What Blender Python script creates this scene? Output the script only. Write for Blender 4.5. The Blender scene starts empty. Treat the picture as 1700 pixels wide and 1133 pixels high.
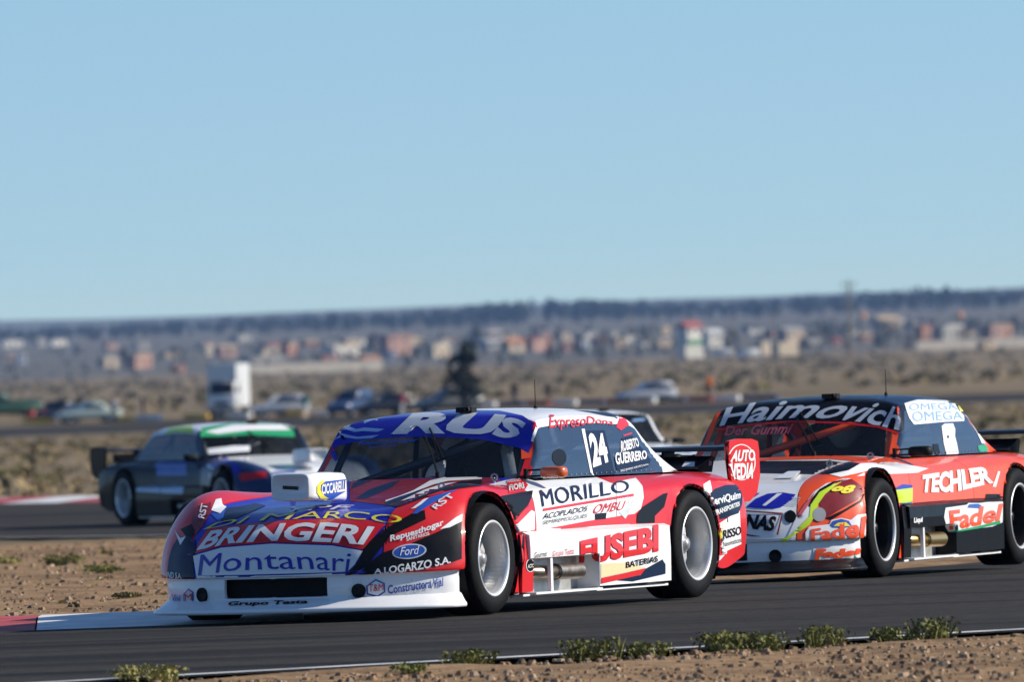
import bpy, bmesh, math, random
from mathutils import Vector, Matrix, noise
from mathutils.bvhtree import BVHTree
from math import sin, cos, pi, radians, sqrt

SC = bpy.context.scene
COL = SC.collection
rng = random.Random(24)

# ------------------------------------------------------------------ camera, sky, sun, exposure
EYE = 1.705                      # standing eye height beside the track
FPX = 23200.0                    # focal length in photo pixels (frame 1700 wide)
ROLL = radians(2.0); PITCH = -51.5 / FPX
cam_d = bpy.data.cameras.new('camera'); cam = bpy.data.objects.new('camera', cam_d); COL.objects.link(cam)
cam_d.sensor_width = 36.0; cam_d.lens = FPX / 1700 * 36.0
cam_d.clip_start = 1.0; cam_d.clip_end = 60000.0
view = Vector((0, cos(PITCH), sin(PITCH)))
up0 = Vector((0, -sin(PITCH), cos(PITCH)))
right = Vector((1, 0, 0)) * cos(ROLL) - up0 * sin(ROLL)
up = Vector((1, 0, 0)) * sin(ROLL) + up0 * cos(ROLL)
m = Matrix((right, up, -view)).transposed().to_4x4(); m.translation = (0, 0, EYE)
cam.matrix_world = m
cam_d.dof.use_dof = True; cam_d.dof.focus_distance = 80.0; cam_d.dof.aperture_fstop = 9.0
SC.camera = cam

SUN_EL = radians(28); SUN_AZ = radians(7)        # sun stands to the right, a little beyond the cars
sun_dir = Vector((cos(SUN_EL) * cos(SUN_AZ), cos(SUN_EL) * sin(SUN_AZ), sin(SUN_EL)))
world = bpy.data.worlds.new('World'); SC.world = world; world.use_nodes = True
wn = world.node_tree.nodes; wl = world.node_tree.links
for n in list(wn): wn.remove(n)
sky = wn.new('ShaderNodeTexSky'); sky.sky_type = 'NISHITA'; sky.sun_disc = False
sky.sun_elevation = SUN_EL; sky.sun_rotation = pi / 2 - SUN_AZ
sky.altitude = 300; sky.air_density = 1.0; sky.dust_density = 0.0; sky.ozone_density = 6.0
tcn = wn.new('ShaderNodeTexCoord'); mp = wn.new('ShaderNodeVectorMath'); mp.operation = 'ADD'
mp.inputs[1].default_value = (0, 0, 0.065)        # clear desert air: the pale horizon band is thin
bg = wn.new('ShaderNodeBackground'); bg.inputs[1].default_value = 0.103
wo = wn.new('ShaderNodeOutputWorld')
wl.new(tcn.outputs['Generated'], mp.inputs[0]); wl.new(mp.outputs[0], sky.inputs[0])
wl.new(sky.outputs[0], bg.inputs[0]); wl.new(bg.outputs[0], wo.inputs[0])
sun_d = bpy.data.lights.new('sun', 'SUN'); sun = bpy.data.objects.new('sun', sun_d); COL.objects.link(sun)
sun_d.energy = 5.0; sun_d.angle = radians(0.53); sun_d.color = (1.0, 0.93, 0.82)
sun.rotation_euler = sun_dir.to_track_quat('Z', 'Y').to_euler()
SC.view_settings.view_transform = 'Standard'; SC.view_settings.look = 'None'
SC.view_settings.exposure = 0.35; SC.view_settings.gamma = 1.0; SC.view_settings.use_curve_mapping = False
SC.cycles.max_bounces = 8; SC.cycles.transparent_max_bounces = 16; SC.cycles.volume_bounces = 0
SC.cycles.use_denoising = True

# ------------------------------------------------------------------ helpers
def tag(o, label=None, cat=None, group=None, kind=None):
    if label: o['label'] = label
    if cat: o['category'] = cat
    if group: o['group'] = group
    if kind: o['kind'] = kind
    return o
def empty(name, loc=(0, 0, 0), rz=0.0):
    o = bpy.data.objects.new(name, None); COL.objects.link(o); o.location = loc; o.rotation_euler = (0, 0, rz)
    o.empty_display_size = 0.2
    return o
def link(name, me, mat=None, parent=None):
    o = bpy.data.objects.new(name, me); COL.objects.link(o)
    if mat is not None:
        if not me.materials: me.materials.append(mat)
        else:
            o.material_slots[0].link = 'OBJECT'; o.material_slots[0].material = mat
    if parent is not None: o.parent = parent
    return o
class MB:
    """collects vertices and faces of one mesh"""
    def __init__(s): s.v = []; s.f = []; s.m = []; s.mi = 0
    def add(s, vs, fs):
        b = len(s.v); s.v += [tuple(p) for p in vs]; s.f += [tuple(i + b for i in q) for q in fs]; s.m += [s.mi] * len(fs)
    def box(s, c, d, rz=0.0, tp=1.0):
        x, y, z = (k / 2 for k in d); cr, sr = cos(rz), sin(rz); P = []
        for k, (a, b_, e) in enumerate([(-1,-1,-1),(1,-1,-1),(1,1,-1),(-1,1,-1),(-1,-1,1),(1,-1,1),(1,1,1),(-1,1,1)]):
            t = tp if e > 0 else 1.0; px, py = a * x * t, b_ * y * t
            P.append((c[0] + px * cr - py * sr, c[1] + px * sr + py * cr, c[2] + e * z))
        s.add(P, [(0,3,2,1),(4,5,6,7),(0,1,5,4),(1,2,6,5),(2,3,7,6),(3,0,4,7)])
    def tube(s, pts, r, n=8, r2=None, caps=True):
        pts = [Vector(p) for p in pts]; L = len(pts); rings = []
        for i, p in enumerate(pts):
            t = (pts[min(i + 1, L - 1)] - pts[max(i - 1, 0)]).normalized()
            a = t.orthogonal().normalized() if i == 0 else (a - t * a.dot(t)).normalized()
            b = t.cross(a); rr = r if r2 is None else r + (r2 - r) * i / (L - 1)
            rings.append([p + (a * cos(2*pi*k/n) + b * sin(2*pi*k/n)) * rr for k in range(n)])
        vs = [q for rg in rings for q in rg]; fs = []
        for i in range(L - 1):
            for k in range(n): fs.append((i*n+k, i*n+(k+1)%n, (i+1)*n+(k+1)%n, (i+1)*n+k))
        if caps: fs.append(tuple(range(n-1, -1, -1))); fs.append(tuple((L-1)*n+k for k in range(n)))
        s.add(vs, fs)
    def lathe(s, prof, n=40, axis='y', c=(0, 0, 0)):
        """profile of (offset along axis, radius)"""
        vs = []
        for (o, r) in prof:
            for k in range(n):
                a = 2*pi*k/n
                p = (r*cos(a), o, r*sin(a)) if axis == 'y' else ((o, r*cos(a), r*sin(a)) if axis == 'x' else (r*cos(a), r*sin(a), o))
                vs.append((p[0]+c[0], p[1]+c[1], p[2]+c[2]))
        fs = []
        for i in range(len(prof) - 1):
            for k in range(n): fs.append((i*n+k, i*n+(k+1)%n, (i+1)*n+(k+1)%n, (i+1)*n+k))
        s.add(vs, fs)
    def prism(s, poly, axis, a0, a1):
        """polygon of 2D points extruded along an axis between a0 and a1"""
        def P(p, a): return (a, p[0], p[1]) if axis == 'x' else ((p[0], a, p[1]) if axis == 'y' else (p[0], p[1], a))
        n = len(poly); vs = [P(p, a0) for p in poly] + [P(p, a1) for p in poly]
        s.add(vs, [tuple(range(n-1, -1, -1)), tuple(range(n, 2*n))] + [(i, (i+1)%n, n+(i+1)%n, n+i) for i in range(n)])
    def mesh(s, name, mats=(), smooth=False, fix=True):
        me = bpy.data.meshes.new(name); me.from_pydata(s.v, [], s.f)
        for mt in mats: me.materials.append(mt)
        if len(mats) > 1: me.polygons.foreach_set('material_index', s.m)
        if fix:
            bm = bmesh.new(); bm.from_mesh(me); bmesh.ops.recalc_face_normals(bm, faces=bm.faces); bm.to_mesh(me); bm.free()
        if smooth: me.polygons.foreach_set('use_smooth', [True] * len(me.polygons))
        me.update(); return me
    def build(s, name, mat, parent=None, smooth=False, fix=True):
        return link(name, s.mesh(name, [mat], smooth, fix), None, parent)

# ------------------------------------------------------------------ materials
def mat(name, col, rough=0.6, metal=0.0, coat=0.0, noise_amt=0.0, noise_scale=5.0, spec=0.5, bump=0.0, bump_scale=40.0, col2=None, emit=None):
    mt = bpy.data.materials.new(name); mt.use_nodes = True
    nt = mt.node_tree; b = nt.nodes['Principled BSDF']
    b.inputs['Base Color'].default_value = (*col, 1); b.inputs['Roughness'].default_value = rough
    b.inputs['Metallic'].default_value = metal; b.inputs['Coat Weight'].default_value = coat; b.inputs['Coat Roughness'].default_value = 0.06
    b.inputs['Specular IOR Level'].default_value = spec
    if noise_amt > 0 or col2:
        tc = nt.nodes.new('ShaderNodeTexCoord'); nz = nt.nodes.new('ShaderNodeTexNoise'); nz.inputs['Scale'].default_value = noise_scale; nz.inputs['Detail'].default_value = 8
        nt.links.new(tc.outputs['Object'], nz.inputs['Vector'])
        rp = nt.nodes.new('ShaderNodeValToRGB'); rp.color_ramp.elements[0].position = 0.35; rp.color_ramp.elements[1].position = 0.68
        c2 = col2 or tuple(min(1, c * (1 + noise_amt)) for c in col); c1 = col if col2 else tuple(c * (1 - noise_amt) for c in col)
        rp.color_ramp.elements[0].color = (*c1, 1); rp.color_ramp.elements[1].color = (*c2, 1)
        nt.links.new(nz.outputs['Fac'], rp.inputs['Fac']); nt.links.new(rp.outputs[0], b.inputs['Base Color'])
    if bump > 0:
        tc = nt.nodes.new('ShaderNodeTexCoord'); nz = nt.nodes.new('ShaderNodeTexNoise'); nz.inputs['Scale'].default_value = bump_scale; nz.inputs['Detail'].default_value = 6
        bp = nt.nodes.new('ShaderNodeBump'); bp.inputs['Strength'].default_value = bump; bp.inputs['Distance'].default_value = 0.02
        nt.links.new(tc.outputs['Object'], nz.inputs['Vector']); nt.links.new(nz.outputs['Fac'], bp.inputs['Height']); nt.links.new(bp.outputs[0], b.inputs['Normal'])
    return mt
_paint = {}
PAINTS = {'white': (.78,.78,.78), 'red': (.62,.012,.016), 'orange_red': (.85,.085,.02), 'navy': (.008,.018,.05), 'black': (.006,.006,.008), 'blue': (.012,.016,.36),
          'dark_red': (.20,.006,.011), 'yellow': (.80,.70,.04), 'silver': (.55,.58,.62), 'lime': (.55,.75,.03), 'green': (.02,.32,.13), 'orange': (.75,.13,.02),
          'cream': (.75,.62,.36), 'royal': (.02,.08,.38), 'grey': (.30,.31,.33), 'dark_grey': (.03,.03,.033), 'teal': (.02,.28,.2), 'sky': (.25,.42,.7), 'pink': (.6,.1,.13), 'deep_blue': (.012,.03,.10)}
def paint(c):
    """vinyl-wrapped and clear-coated body colour with a thin film of road dust"""
    if c not in _paint:
        col = PAINTS[c]; mt = bpy.data.materials.new('paint_' + c); mt.use_nodes = True; nt = mt.node_tree; b = nt.nodes['Principled BSDF']
        b.inputs['Specular IOR Level'].default_value = .07 if max(col) < .1 else .2; b.inputs['Coat Weight'].default_value = 0.2 if max(col) < .1 else .5; b.inputs['Coat Roughness'].default_value = 0.04
        tc = nt.nodes.new('ShaderNodeTexCoord'); nz = nt.nodes.new('ShaderNodeTexNoise'); nz.inputs['Scale'].default_value = 7; nz.inputs['Detail'].default_value = 9; nz.inputs['Roughness'].default_value = .7
        rp = nt.nodes.new('ShaderNodeMapRange'); rp.inputs[1].default_value = .45; rp.inputs[2].default_value = .85; rp.inputs[3].default_value = 0.0; rp.inputs[4].default_value = .02 if max(col) < .1 else .07
        mx = nt.nodes.new('ShaderNodeMix'); mx.data_type = 'RGBA'; mx.inputs[6].default_value = (*col, 1); mx.inputs[7].default_value = (.20,.16,.12, 1)
        nt.links.new(tc.outputs['Object'], nz.inputs['Vector']); nt.links.new(nz.outputs['Fac'], rp.inputs[0]); nt.links.new(rp.outputs[0], mx.inputs[0]); 
        n3 = nt.nodes.new('ShaderNodeTexNoise'); n3.inputs['Scale'].default_value = 55; n3.inputs['Detail'].default_value = 4; nt.links.new(tc.outputs['Object'], n3.inputs['Vector'])   # rubber specks and stone chips
        r3 = nt.nodes.new('ShaderNodeMapRange'); r3.inputs[1].default_value = .70; r3.inputs[2].default_value = .76; r3.inputs[4].default_value = .75; nt.links.new(n3.outputs['Fac'], r3.inputs[0])
        m3 = nt.nodes.new('ShaderNodeMix'); m3.data_type = 'RGBA'; m3.inputs[7].default_value = (.035,.032,.03, 1); nt.links.new(r3.outputs[0], m3.inputs[0]); nt.links.new(mx.outputs[2], m3.inputs[6]); nt.links.new(m3.outputs[2], b.inputs['Base Color'])
        r2 = nt.nodes.new('ShaderNodeMapRange'); r2.inputs[1].default_value = .3; r2.inputs[2].default_value = .8; r2.inputs[3].default_value = .30; r2.inputs[4].default_value = .55
        nt.links.new(nz.outputs['Fac'], r2.inputs[0]); nt.links.new(r2.outputs[0], b.inputs['Roughness'])
        _paint[c] = mt
    return _paint[c]
def glass(name, tint, body, fac, rough=0.02):
    """clear or tinted plastic pane: lets light through, reflects the sky, carries a dusty film"""
    mt = bpy.data.materials.new(name); mt.use_nodes = True; nt = mt.node_tree
    for n in list(nt.nodes): nt.nodes.remove(n)
    out = nt.nodes.new('ShaderNodeOutputMaterial'); tr = nt.nodes.new('ShaderNodeBsdfTransparent'); tr.inputs[0].default_value = (*tint, 1)
    di = nt.nodes.new('ShaderNodeBsdfDiffuse'); di.inputs[0].default_value = (*body, 1)
    gl = nt.nodes.new('ShaderNodeBsdfGlossy'); gl.inputs['Roughness'].default_value = rough
    m1 = nt.nodes.new('ShaderNodeMixShader'); m1.inputs[0].default_value = fac; m2 = nt.nodes.new('ShaderNodeMixShader')
    ge = nt.nodes.new('ShaderNodeNewGeometry'); dt = nt.nodes.new('ShaderNodeVectorMath'); dt.operation = 'DOT_PRODUCT'
    nt.links.new(ge.outputs['Incoming'], dt.inputs[0]); nt.links.new(ge.outputs['Normal'], dt.inputs[1])
    def ma(op, a, b=None, c=None):
        q = nt.nodes.new('ShaderNodeMath'); q.operation = op
        for i_, v_ in enumerate((a, b, c)):
            if v_ is None: continue
            if isinstance(v_, (int, float)): q.inputs[i_].default_value = v_
            else: nt.links.new(v_, q.inputs[i_])
        return q.outputs[0]
    fr_out = ma('MULTIPLY_ADD', ma('POWER', ma('SUBTRACT', 1.0, ma('ABSOLUTE', dt.outputs['Value'])), 5.0), .92, .04)   # thin pane: same both ways
    nt.links.new(tr.outputs[0], m1.inputs[1]); nt.links.new(di.outputs[0], m1.inputs[2])
    nt.links.new(fr_out, m2.inputs[0]); nt.links.new(m1.outputs[0], m2.inputs[1]); nt.links.new(gl.outputs[0], m2.inputs[2]); nt.links.new(m2.outputs[0], out.inputs[0])
    return mt
M = dict(
    tyre=mat('tyre_rubber', (.006,.006,.0065), .65, spec=.10, noise_amt=.3, noise_scale=30, bump=.2, bump_scale=90),
    rim=mat('rim_alloy', (.62,.62,.62), .38, metal=.45), rim_lip=mat('rim_lip', (.78,.78,.78), .3, metal=.4), dark_rim=mat('dark_rim', (.02,.02,.022), .35, metal=.4),
    brake=mat('shaded_brake_disc', (.018,.017,.016), .5, metal=.2),  # near-black: the shade between the spokes is put into this colour
    hub=mat('hub_steel', (.30,.30,.31), .4, metal=.4),
    black=mat('black_plastic', (.006,.006,.007), .6, spec=.2), cage=mat('cage_tube', (.012,.014,.03), .4), fabric=mat('seat_fabric', (.012,.012,.014), .9),
    steel=mat('steel', (.35,.34,.32), .35, metal=.9), exhaust=mat('exhaust_pipe', (.28,.23,.18), .35, metal=.9, noise_amt=.4, noise_scale=20), brass=mat('brass_pipe', (.55,.36,.13), .3, metal=.9),
    alu=mat('aluminium_sheet', (.5,.5,.48), .4, metal=.7, noise_amt=.25, noise_scale=12), hose=mat('white_hose', (.6,.6,.58), .6, bump=.4, bump_scale=60),
    screen=glass('windscreen_glass', (.80,.84,.84), (.10,.11,.11), .07), side=glass('side_window_plastic', (.42,.48,.58), (.055,.095,.17), .62, .05),
    orange_mirror=mat('mirror_orange', (.6,.10,.015), .3, coat=.6), mesh_grille=mat('grille_mesh', (.02,.02,.02), .6),
)
# ------------------------------------------------------------------ the touring car body: one control net, sampled finely, then cut into panels
def cr(p0, p1, p2, p3, t):
    return tuple(.5 * (2*b + (c - a)*t + (2*a - 5*b + 4*c - d)*t*t + (3*b - a - 3*c + d)*t**3) for a, b, c, d in zip(p0, p1, p2, p3))
def spline(P, u):
    n = len(P); i = max(0, min(int(u), n - 2)); t = u - i
    ext = lambda a, b: tuple(2*x - y for x, y in zip(a, b))
    p0 = P[i-1] if i > 0 else ext(P[0], P[1]); p3 = P[i+2] if i + 2 < n else ext(P[-1], P[-2])
    return cr(p0, P[i], P[i+1], p3, t)
def sample(net, nu, nv):
    R = len(net) - 1; K = len(net[0]) - 1
    cols = []
    us = [R*i/nu for i in range(nu+1)]; vs = [K*j/nv for j in range(nv+1)]
    rows = [[spline(r, v) for v in vs] for r in net]
    G = [[None]*(nv+1) for _ in us]
    for j in range(nv+1):
        c = [rows[i][j] for i in range(R+1)]
        for i, u in enumerate(us): G[i][j] = spline(c, u)
    return us, vs, G
OUT = [(2.31,0),(2.295,.2),(2.24,.42),(2.18,.56),(2.11,.67),(2.04,.755),(1.97,.83),(1.91,.88),(1.86,.915),(1.81,.935),(1.765,.94)]
def level(z, inset=0.0, ys=1.0): return [(x - inset, y * (1 - inset * .4) * ys, z) for x, y in OUT]
def sec(x, yz): return [(x, y, z) for y, z in yz]
NET = [
    level(.125, .012, .955), level(.19, .004, .957), level(.262, .008, .962), level(.274, .0, .997),
    [(2.262,0,.42),(2.25,.2,.42),(2.20,.42,.425),(2.13,.55,.43),(2.06,.66,.435),(1.99,.745,.43),(1.93,.82,.42),(1.875,.872,.41),(1.83,.91,.40),(1.785,.932,.39),(1.755,.938,.38)],
    [(2.14,0,.528),(2.13,.2,.528),(2.09,.42,.533),(2.03,.54,.55),(1.97,.64,.57),(1.91,.73,.575),(1.855,.805,.555),(1.815,.86,.525),(1.785,.9,.49),(1.765,.928,.45),(1.75,.936,.42)],
    [(1.95,0,.60),(1.94,.2,.60),(1.92,.42,.605),(1.88,.54,.62),(1.83,.63,.645),(1.785,.72,.66),(1.75,.80,.64),(1.73,.86,.60),(1.72,.90,.55),(1.715,.93,.48),(1.71,.936,.44)],
    [(1.72,0,.632),(1.71,.2,.632),(1.70,.42,.632),(1.68,.55,.648),(1.65,.64,.69),(1.63,.72,.71),(1.62,.80,.70),(1.61,.865,.655),(1.60,.905,.60),(1.60,.93,.53),(1.60,.936,.48)],
    sec(1.4, [(0,.662),(.2,.662),(.42,.66),(.55,.665),(.65,.71),(.73,.737),(.81,.732),(.875,.69),(.91,.63),(.93,.5),(.935,.30)]),
    sec(1.1, [(0,.70),(.2,.70),(.42,.692),(.55,.688),(.65,.708),(.73,.724),(.81,.715),(.87,.685),(.905,.63),(.92,.45),(.92,.12)]),
    sec(.8, [(0,.735),(.2,.733),(.42,.725),(.56,.716),(.65,.712),(.72,.712),(.79,.70),(.85,.68),(.89,.63),(.905,.45),(.90,.12)]),
    sec(.45, [(0,.765),(.2,.763),(.42,.757),(.58,.748),(.66,.738),(.71,.728),(.77,.707),(.83,.675),(.88,.62),(.90,.45),(.895,.12)]),
    sec(.1, [(0,.76),(.2,.76),(.42,.755),(.58,.745),(.66,.738),(.70,.73),(.76,.705),(.83,.67),(.88,.61),(.90,.45),(.895,.12)]),
    sec(-.5, [(0,.76),(.2,.76),(.42,.755),(.58,.745),(.66,.738),(.70,.728),(.76,.705),(.83,.67),(.88,.61),(.90,.45),(.895,.12)]),
    sec(-.9, [(0,.76),(.2,.76),(.42,.755),(.58,.742),(.66,.735),(.70,.726),(.77,.708),(.84,.675),(.895,.62),(.915,.45),(.91,.12)]),
    sec(-1.39, [(0,.75),(.2,.75),(.42,.745),(.56,.738),(.65,.73),(.71,.724),(.79,.715),(.87,.69),(.92,.63),(.937,.45),(.93,.3)]),
    sec(-1.75, [(0,.745),(.2,.745),(.42,.74),(.56,.734),(.65,.728),(.72,.72),(.80,.708),(.875,.68),(.92,.62),(.93,.45),(.92,.16)]),
    sec(-2.08, [(0,.738),(.2,.738),(.42,.733),(.56,.726),(.64,.72),(.70,.713),(.78,.695),(.85,.66),(.895,.6),(.91,.4),(.89,.20)]),
    sec(-2.24, [(0,.725),(.2,.725),(.42,.72),(.54,.714),(.61,.705),(.67,.695),(.74,.67),(.81,.63),(.865,.55),(.88,.4),(.86,.24)]),
    sec(-2.29, [(0,.66),(.2,.66),(.42,.655),(.54,.65),(.60,.64),(.65,.63),(.70,.60),(.75,.56),(.79,.50),(.80,.4),(.79,.27)]),
]
CAB = [  # windscreen base -> header -> roof -> rear window base; five points from the middle to the edge
    [(.425,0,.768),(.42,.2,.768),(.405,.42,.764),(.378,.58,.760),(.345,.667,.757)],
    [(.245,0,.925),(.24,.2,.925),(.225,.4,.92),(.205,.56,.91),(.19,.645,.90)],
    [(.06,0,1.08),(.055,.2,1.078),(.05,.38,1.074),(.06,.53,1.064),(.09,.618,1.045)],
    [(-.08,0,1.125),(-.08,.2,1.122),(-.08,.38,1.115),(-.07,.52,1.10),(-.05,.605,1.075)],
    [(-.5,0,1.143),(-.5,.2,1.14),(-.5,.38,1.131),(-.5,.52,1.115),(-.5,.603,1.085)],
    [(-1.0,0,1.130),(-1.0,.2,1.126),(-1.0,.37,1.118),(-1.0,.50,1.10),(-1.0,.59,1.068)],
    [(-1.31,0,1.10),(-1.31,.2,1.096),(-1.31,.37,1.084),(-1.30,.49,1.066),(-1.285,.58,1.038)],
    [(-1.57,0,.93),(-1.57,.2,.93),(-1.56,.38,.925),(-1.54,.51,.91),(-1.50,.605,.885)],
    [(-1.80,0,.752),(-1.80,.2,.752),(-1.79,.40,.748),(-1.77,.55,.744),(-1.72,.655,.738)],
]
BELT = [(.343,.672,.752),(.30,.684,.748),(.20,.694,.744),(.05,.70,.74),(-.5,.702,.738),(-1.0,.703,.736),(-1.30,.70,.734),(-1.52,.69,.733),(-1.725,.665,.732)]
SIDE = []
for a, b in zip([r[-1] for r in CAB], BELT):
    SIDE.append([a] + [tuple(p*(1-t)+q*t + (.022*sin(pi*t) if k == 1 else 0) for k, (p, q) in enumerate(zip(a, b))) for t in (.25,.5,.75)] + [b])
ARCH = [(1.39, .325, .372), (-1.39, .315, .350)]
_bus, _bvs, _bG = sample(NET, 19*9, 10*7)
def arch_snap(p):
    for cx, cz, R in ARCH:
        dx, dz = p[0]-cx, p[2]-cz; d = sqrt(dx*dx+dz*dz)
        if d < R and abs(p[1]) > .835: return (cx, cz, R, d, dx, dz)
    return None
def panel_of(u, v):
    if u < 2.5: return 'front_bumper'
    if 9.35 < u < 12.25 and v > 9.05: return None
    if u < 11.45:
        if v < 3.45: return 'bonnet'
        return 'front_fender' if (u < 10.2) else 'door'
    if u < 16.0 and v < 5: return None
    if u < 13.15: return 'door'
    if u >= 16.0 and v < 3.6 and u < 18.6: return 'boot_lid'
    if u < 18.35: return 'rear_fender'
    return 'tail_panel'
def hole(u, v):            # the grille mouth and the round brake ducts of the bumper
    return (u > .30 and u < 1.80 and v < 1.62)
PANELS = {}
def make_panels():
    nu, nv = len(_bus)-1, len(_bvs)-1
    faces = {}
    for i in range(nu):
        for j in range(nv):
            u = (_bus[i]+_bus[i+1])/2; v = (_bvs[j]+_bvs[j+1])/2
            nm = panel_of(u, v)
            if nm is None or hole(u, v): continue
            q = [(i,j),(i,j+1),(i+1,j+1),(i+1,j)]
            if all(arch_snap(_bG[a][b]) for a, b in q): continue
            faces.setdefault(nm, []).append(q)
    def pos(a, b):
        p = _bG[a][b]; s = arch_snap(p)
        if s:
            cx, cz, R, d, dx, dz = s
            if d > 1e-6: p = (cx + dx*R/d, p[1], cz + dz*R/d)
        return p
    for nm, qs in faces.items():
        for side in ((1, -1) if nm in ('front_fender','door','rear_fender') else (0,)):
            mb = MB(); idx = {}
            def vid(a, b, s):
                key = (a, b, s if _bG[a][b][1] > 1e-5 else 1)
                if key not in idx:
                    p = pos(a, b); idx[key] = len(mb.v); mb.v.append((p[0], p[1]*s, p[2]))
                return idx[key]
            for s in ((1, -1) if side == 0 else (side,)):
                for q in qs:
                    f = [vid(a, b, s) for a, b in q]
                    if s > 0: f = f[::-1]
                    if len(set(f)) == 4: mb.f.append(tuple(f[::-1])); mb.m.append(0)
            me = mb.mesh(nm, smooth=True, fix=False)
            # turn the open rim of each panel inwards so the sheet has an edge
            bm = bmesh.new(); bm.from_mesh(me); bm.normal_update()
            mv = {}                                   # leave a real gap between neighbouring panels
            for v in bm.verts:
                if v.is_boundary and abs(v.co.y) > 1e-5:
                    q = [e.other_vert(v).co for e in v.link_edges if not e.is_boundary]
                    if q: d = sum(q, Vector())/len(q) - v.co; mv[v] = v.co + d.normalized()*min(.0035, d.length*.4)
            for v, c_ in mv.items(): v.co = c_
            be = [e for e in bm.edges if e.is_boundary]
            r = bmesh.ops.extrude_edge_only(bm, edges=be)
            for v in [g for g in r['geom'] if isinstance(g, bmesh.types.BMVert)]:
                src = [e.other_vert(v) for e in v.link_edges if e.other_vert(v).normal.length > 0]
                near = min(src, key=lambda w: (w.co - v.co).length)
                v.co -= near.normal * .018
            bm.to_mesh(me); bm.free()
            me.polygons.foreach_set('use_smooth', [True]*len(me.polygons))
            bmx = bmesh.new(); bmx.from_mesh(me)
            for e in bmx.edges:
                if len(e.link_faces) == 2 and e.calc_face_angle(0) > .9: e.smooth = False
            bmx.to_mesh(me); bmx.free()
            PANELS[(nm, side)] = me
def cab_panels():
    cus, cvs, cG = sample(CAB, 8*8, 4*8); sus, svs, sG = sample(SIDE, 8*8, 4*4)
    fs = {}
    def put(nm, side, grid, i, j): fs.setdefault((nm, side), []).append((grid, i, j))
    for i in range(64):
        for j in range(32):
            u = (cus[i]+cus[i+1])/2; v = (cvs[j]+cvs[j+1])/2
            if u < 2.3:
                nm = 'windscreen' if v < 3.62 else 'windscreen_pillar'
            elif u < 6.35: nm = 'roof'
            else: nm = 'rear_window' if v < 3.3 and 6.5 < u < 7.8 else 'rear_pillar'
            for s in (1, -1): put(nm, 0 if nm in ('windscreen','roof','rear_window') else s, ('c', s), i, j)
        for j in range(16):
            u = (sus[i]+sus[i+1])/2; v = (svs[j]+svs[j+1])/2
            if u < .5: nm = 'windscreen_pillar'
            elif u < 2.3: nm = 'windscreen_pillar' if v < .28 else 'side_window'
            elif u < 6.1: nm = 'roof' if v < .5 else 'side_window'
            elif u < 6.9: nm = 'rear_pillar' if v < .5 else ('side_window' if v > 1.2 + (u-6.1)*2.8 else 'rear_pillar')
            else: nm = 'rear_pillar'
            for s in (1, -1): put(nm, 0 if nm == 'roof' else s, ('s', s), i, j)
    for (nm, side), L in fs.items():
        mb = MB(); idx = {}
        for (g, s), i, j in L:
            G = cG if g == 'c' else sG; f = []
            for a, b in ((i,j),(i,j+1),(i+1,j+1),(i+1,j)):
                p = G[a][b]; key = (round(p[0],4), round(p[1]*s,4), round(p[2],4))
                if key not in idx: idx[key] = len(mb.v); mb.v.append((p[0], p[1]*s, p[2]))
                f.append(idx[key])
            f = list(dict.fromkeys(f))
            if len(f) > 2: mb.f.append(tuple(f if s > 0 else f[::-1])); mb.m.append(0)
        PANELS[(nm, side)] = mb.mesh(nm, smooth=True, fix=False)
make_panels(); cab_panels()

# small meshes shared by all the touring cars
SH = {}
def shared(name, fn, smooth=False):
    if name not in SH:
        mb = MB(); fn(mb); SH[name] = mb.mesh(name, smooth=smooth)
    return SH[name]
def splitter(mb):
    pts = [(x, y*.955) for x, y in OUT] + [(1.75, .90)]
    nrm = []
    for i in range(len(pts)):
        a = pts[max(i-1, 0)]; b = pts[min(i+1, len(pts)-1)]; t = Vector((b[0]-a[0], b[1]-a[1])).normalized(); nrm.append((t.y, -t.x))
    nrm[0] = (1, 0)
    prof = [(-.02,.140),(.012,.132),(.05,.108),(.085,.088),(.105,.082),(.112,.070),(.10,.058),(.0,.056),(-.35,.056)]
    rows = []
    full = [(p, n, 1) for p, n in zip(pts, nrm)][::-1] + [(p, n, -1) for p, n in zip(pts, nrm)][1:]
    fine = []
    for k in range(len(full)-1):
        for t in (0, .5):
            (p, n, s), (q, w, r) = full[k], full[k+1]
            fine.append(((p[0]*(1-t)+q[0]*t), (p[1]*s*(1-t)+q[1]*r*t), (n[0]*(1-t)+w[0]*t), (n[1]*s*(1-t)+w[1]*r*t)))
    p, n, s = full[-1]; fine.append((p[0], p[1]*s, n[0], n[1]*s))
    for (x, y, nx, ny) in fine:
        k = min(1.0, max(.35, abs(nx)*1.4))      # narrower along the flanks
        rows.append([(x + nx*o*(k if o > 0 else 1), y + ny*o*k, z) for o, z in prof])
    n = len(prof); vs = [q for r in rows for q in r]
    mb.add(vs, [(i*n+k, i*n+k+1, (i+1)*n+k+1, (i+1)*n+k) for i in range(len(rows)-1) for k in range(n-1)])
def tyre(mb): mb.lathe([(-.125,.20),(-.135,.225),(-.138,.26),(-.13,.295),(-.112,.311),(-.07,.315),(.07,.315),(.112,.311),(.13,.295),(.138,.26),(.135,.225),(.125,.205),(.11,.20)], 56)
def rim_lip(mb): mb.lathe([(.118,.196),(.130,.200),(.136,.210),(.130,.217),(.118,.212)], 56)
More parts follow.
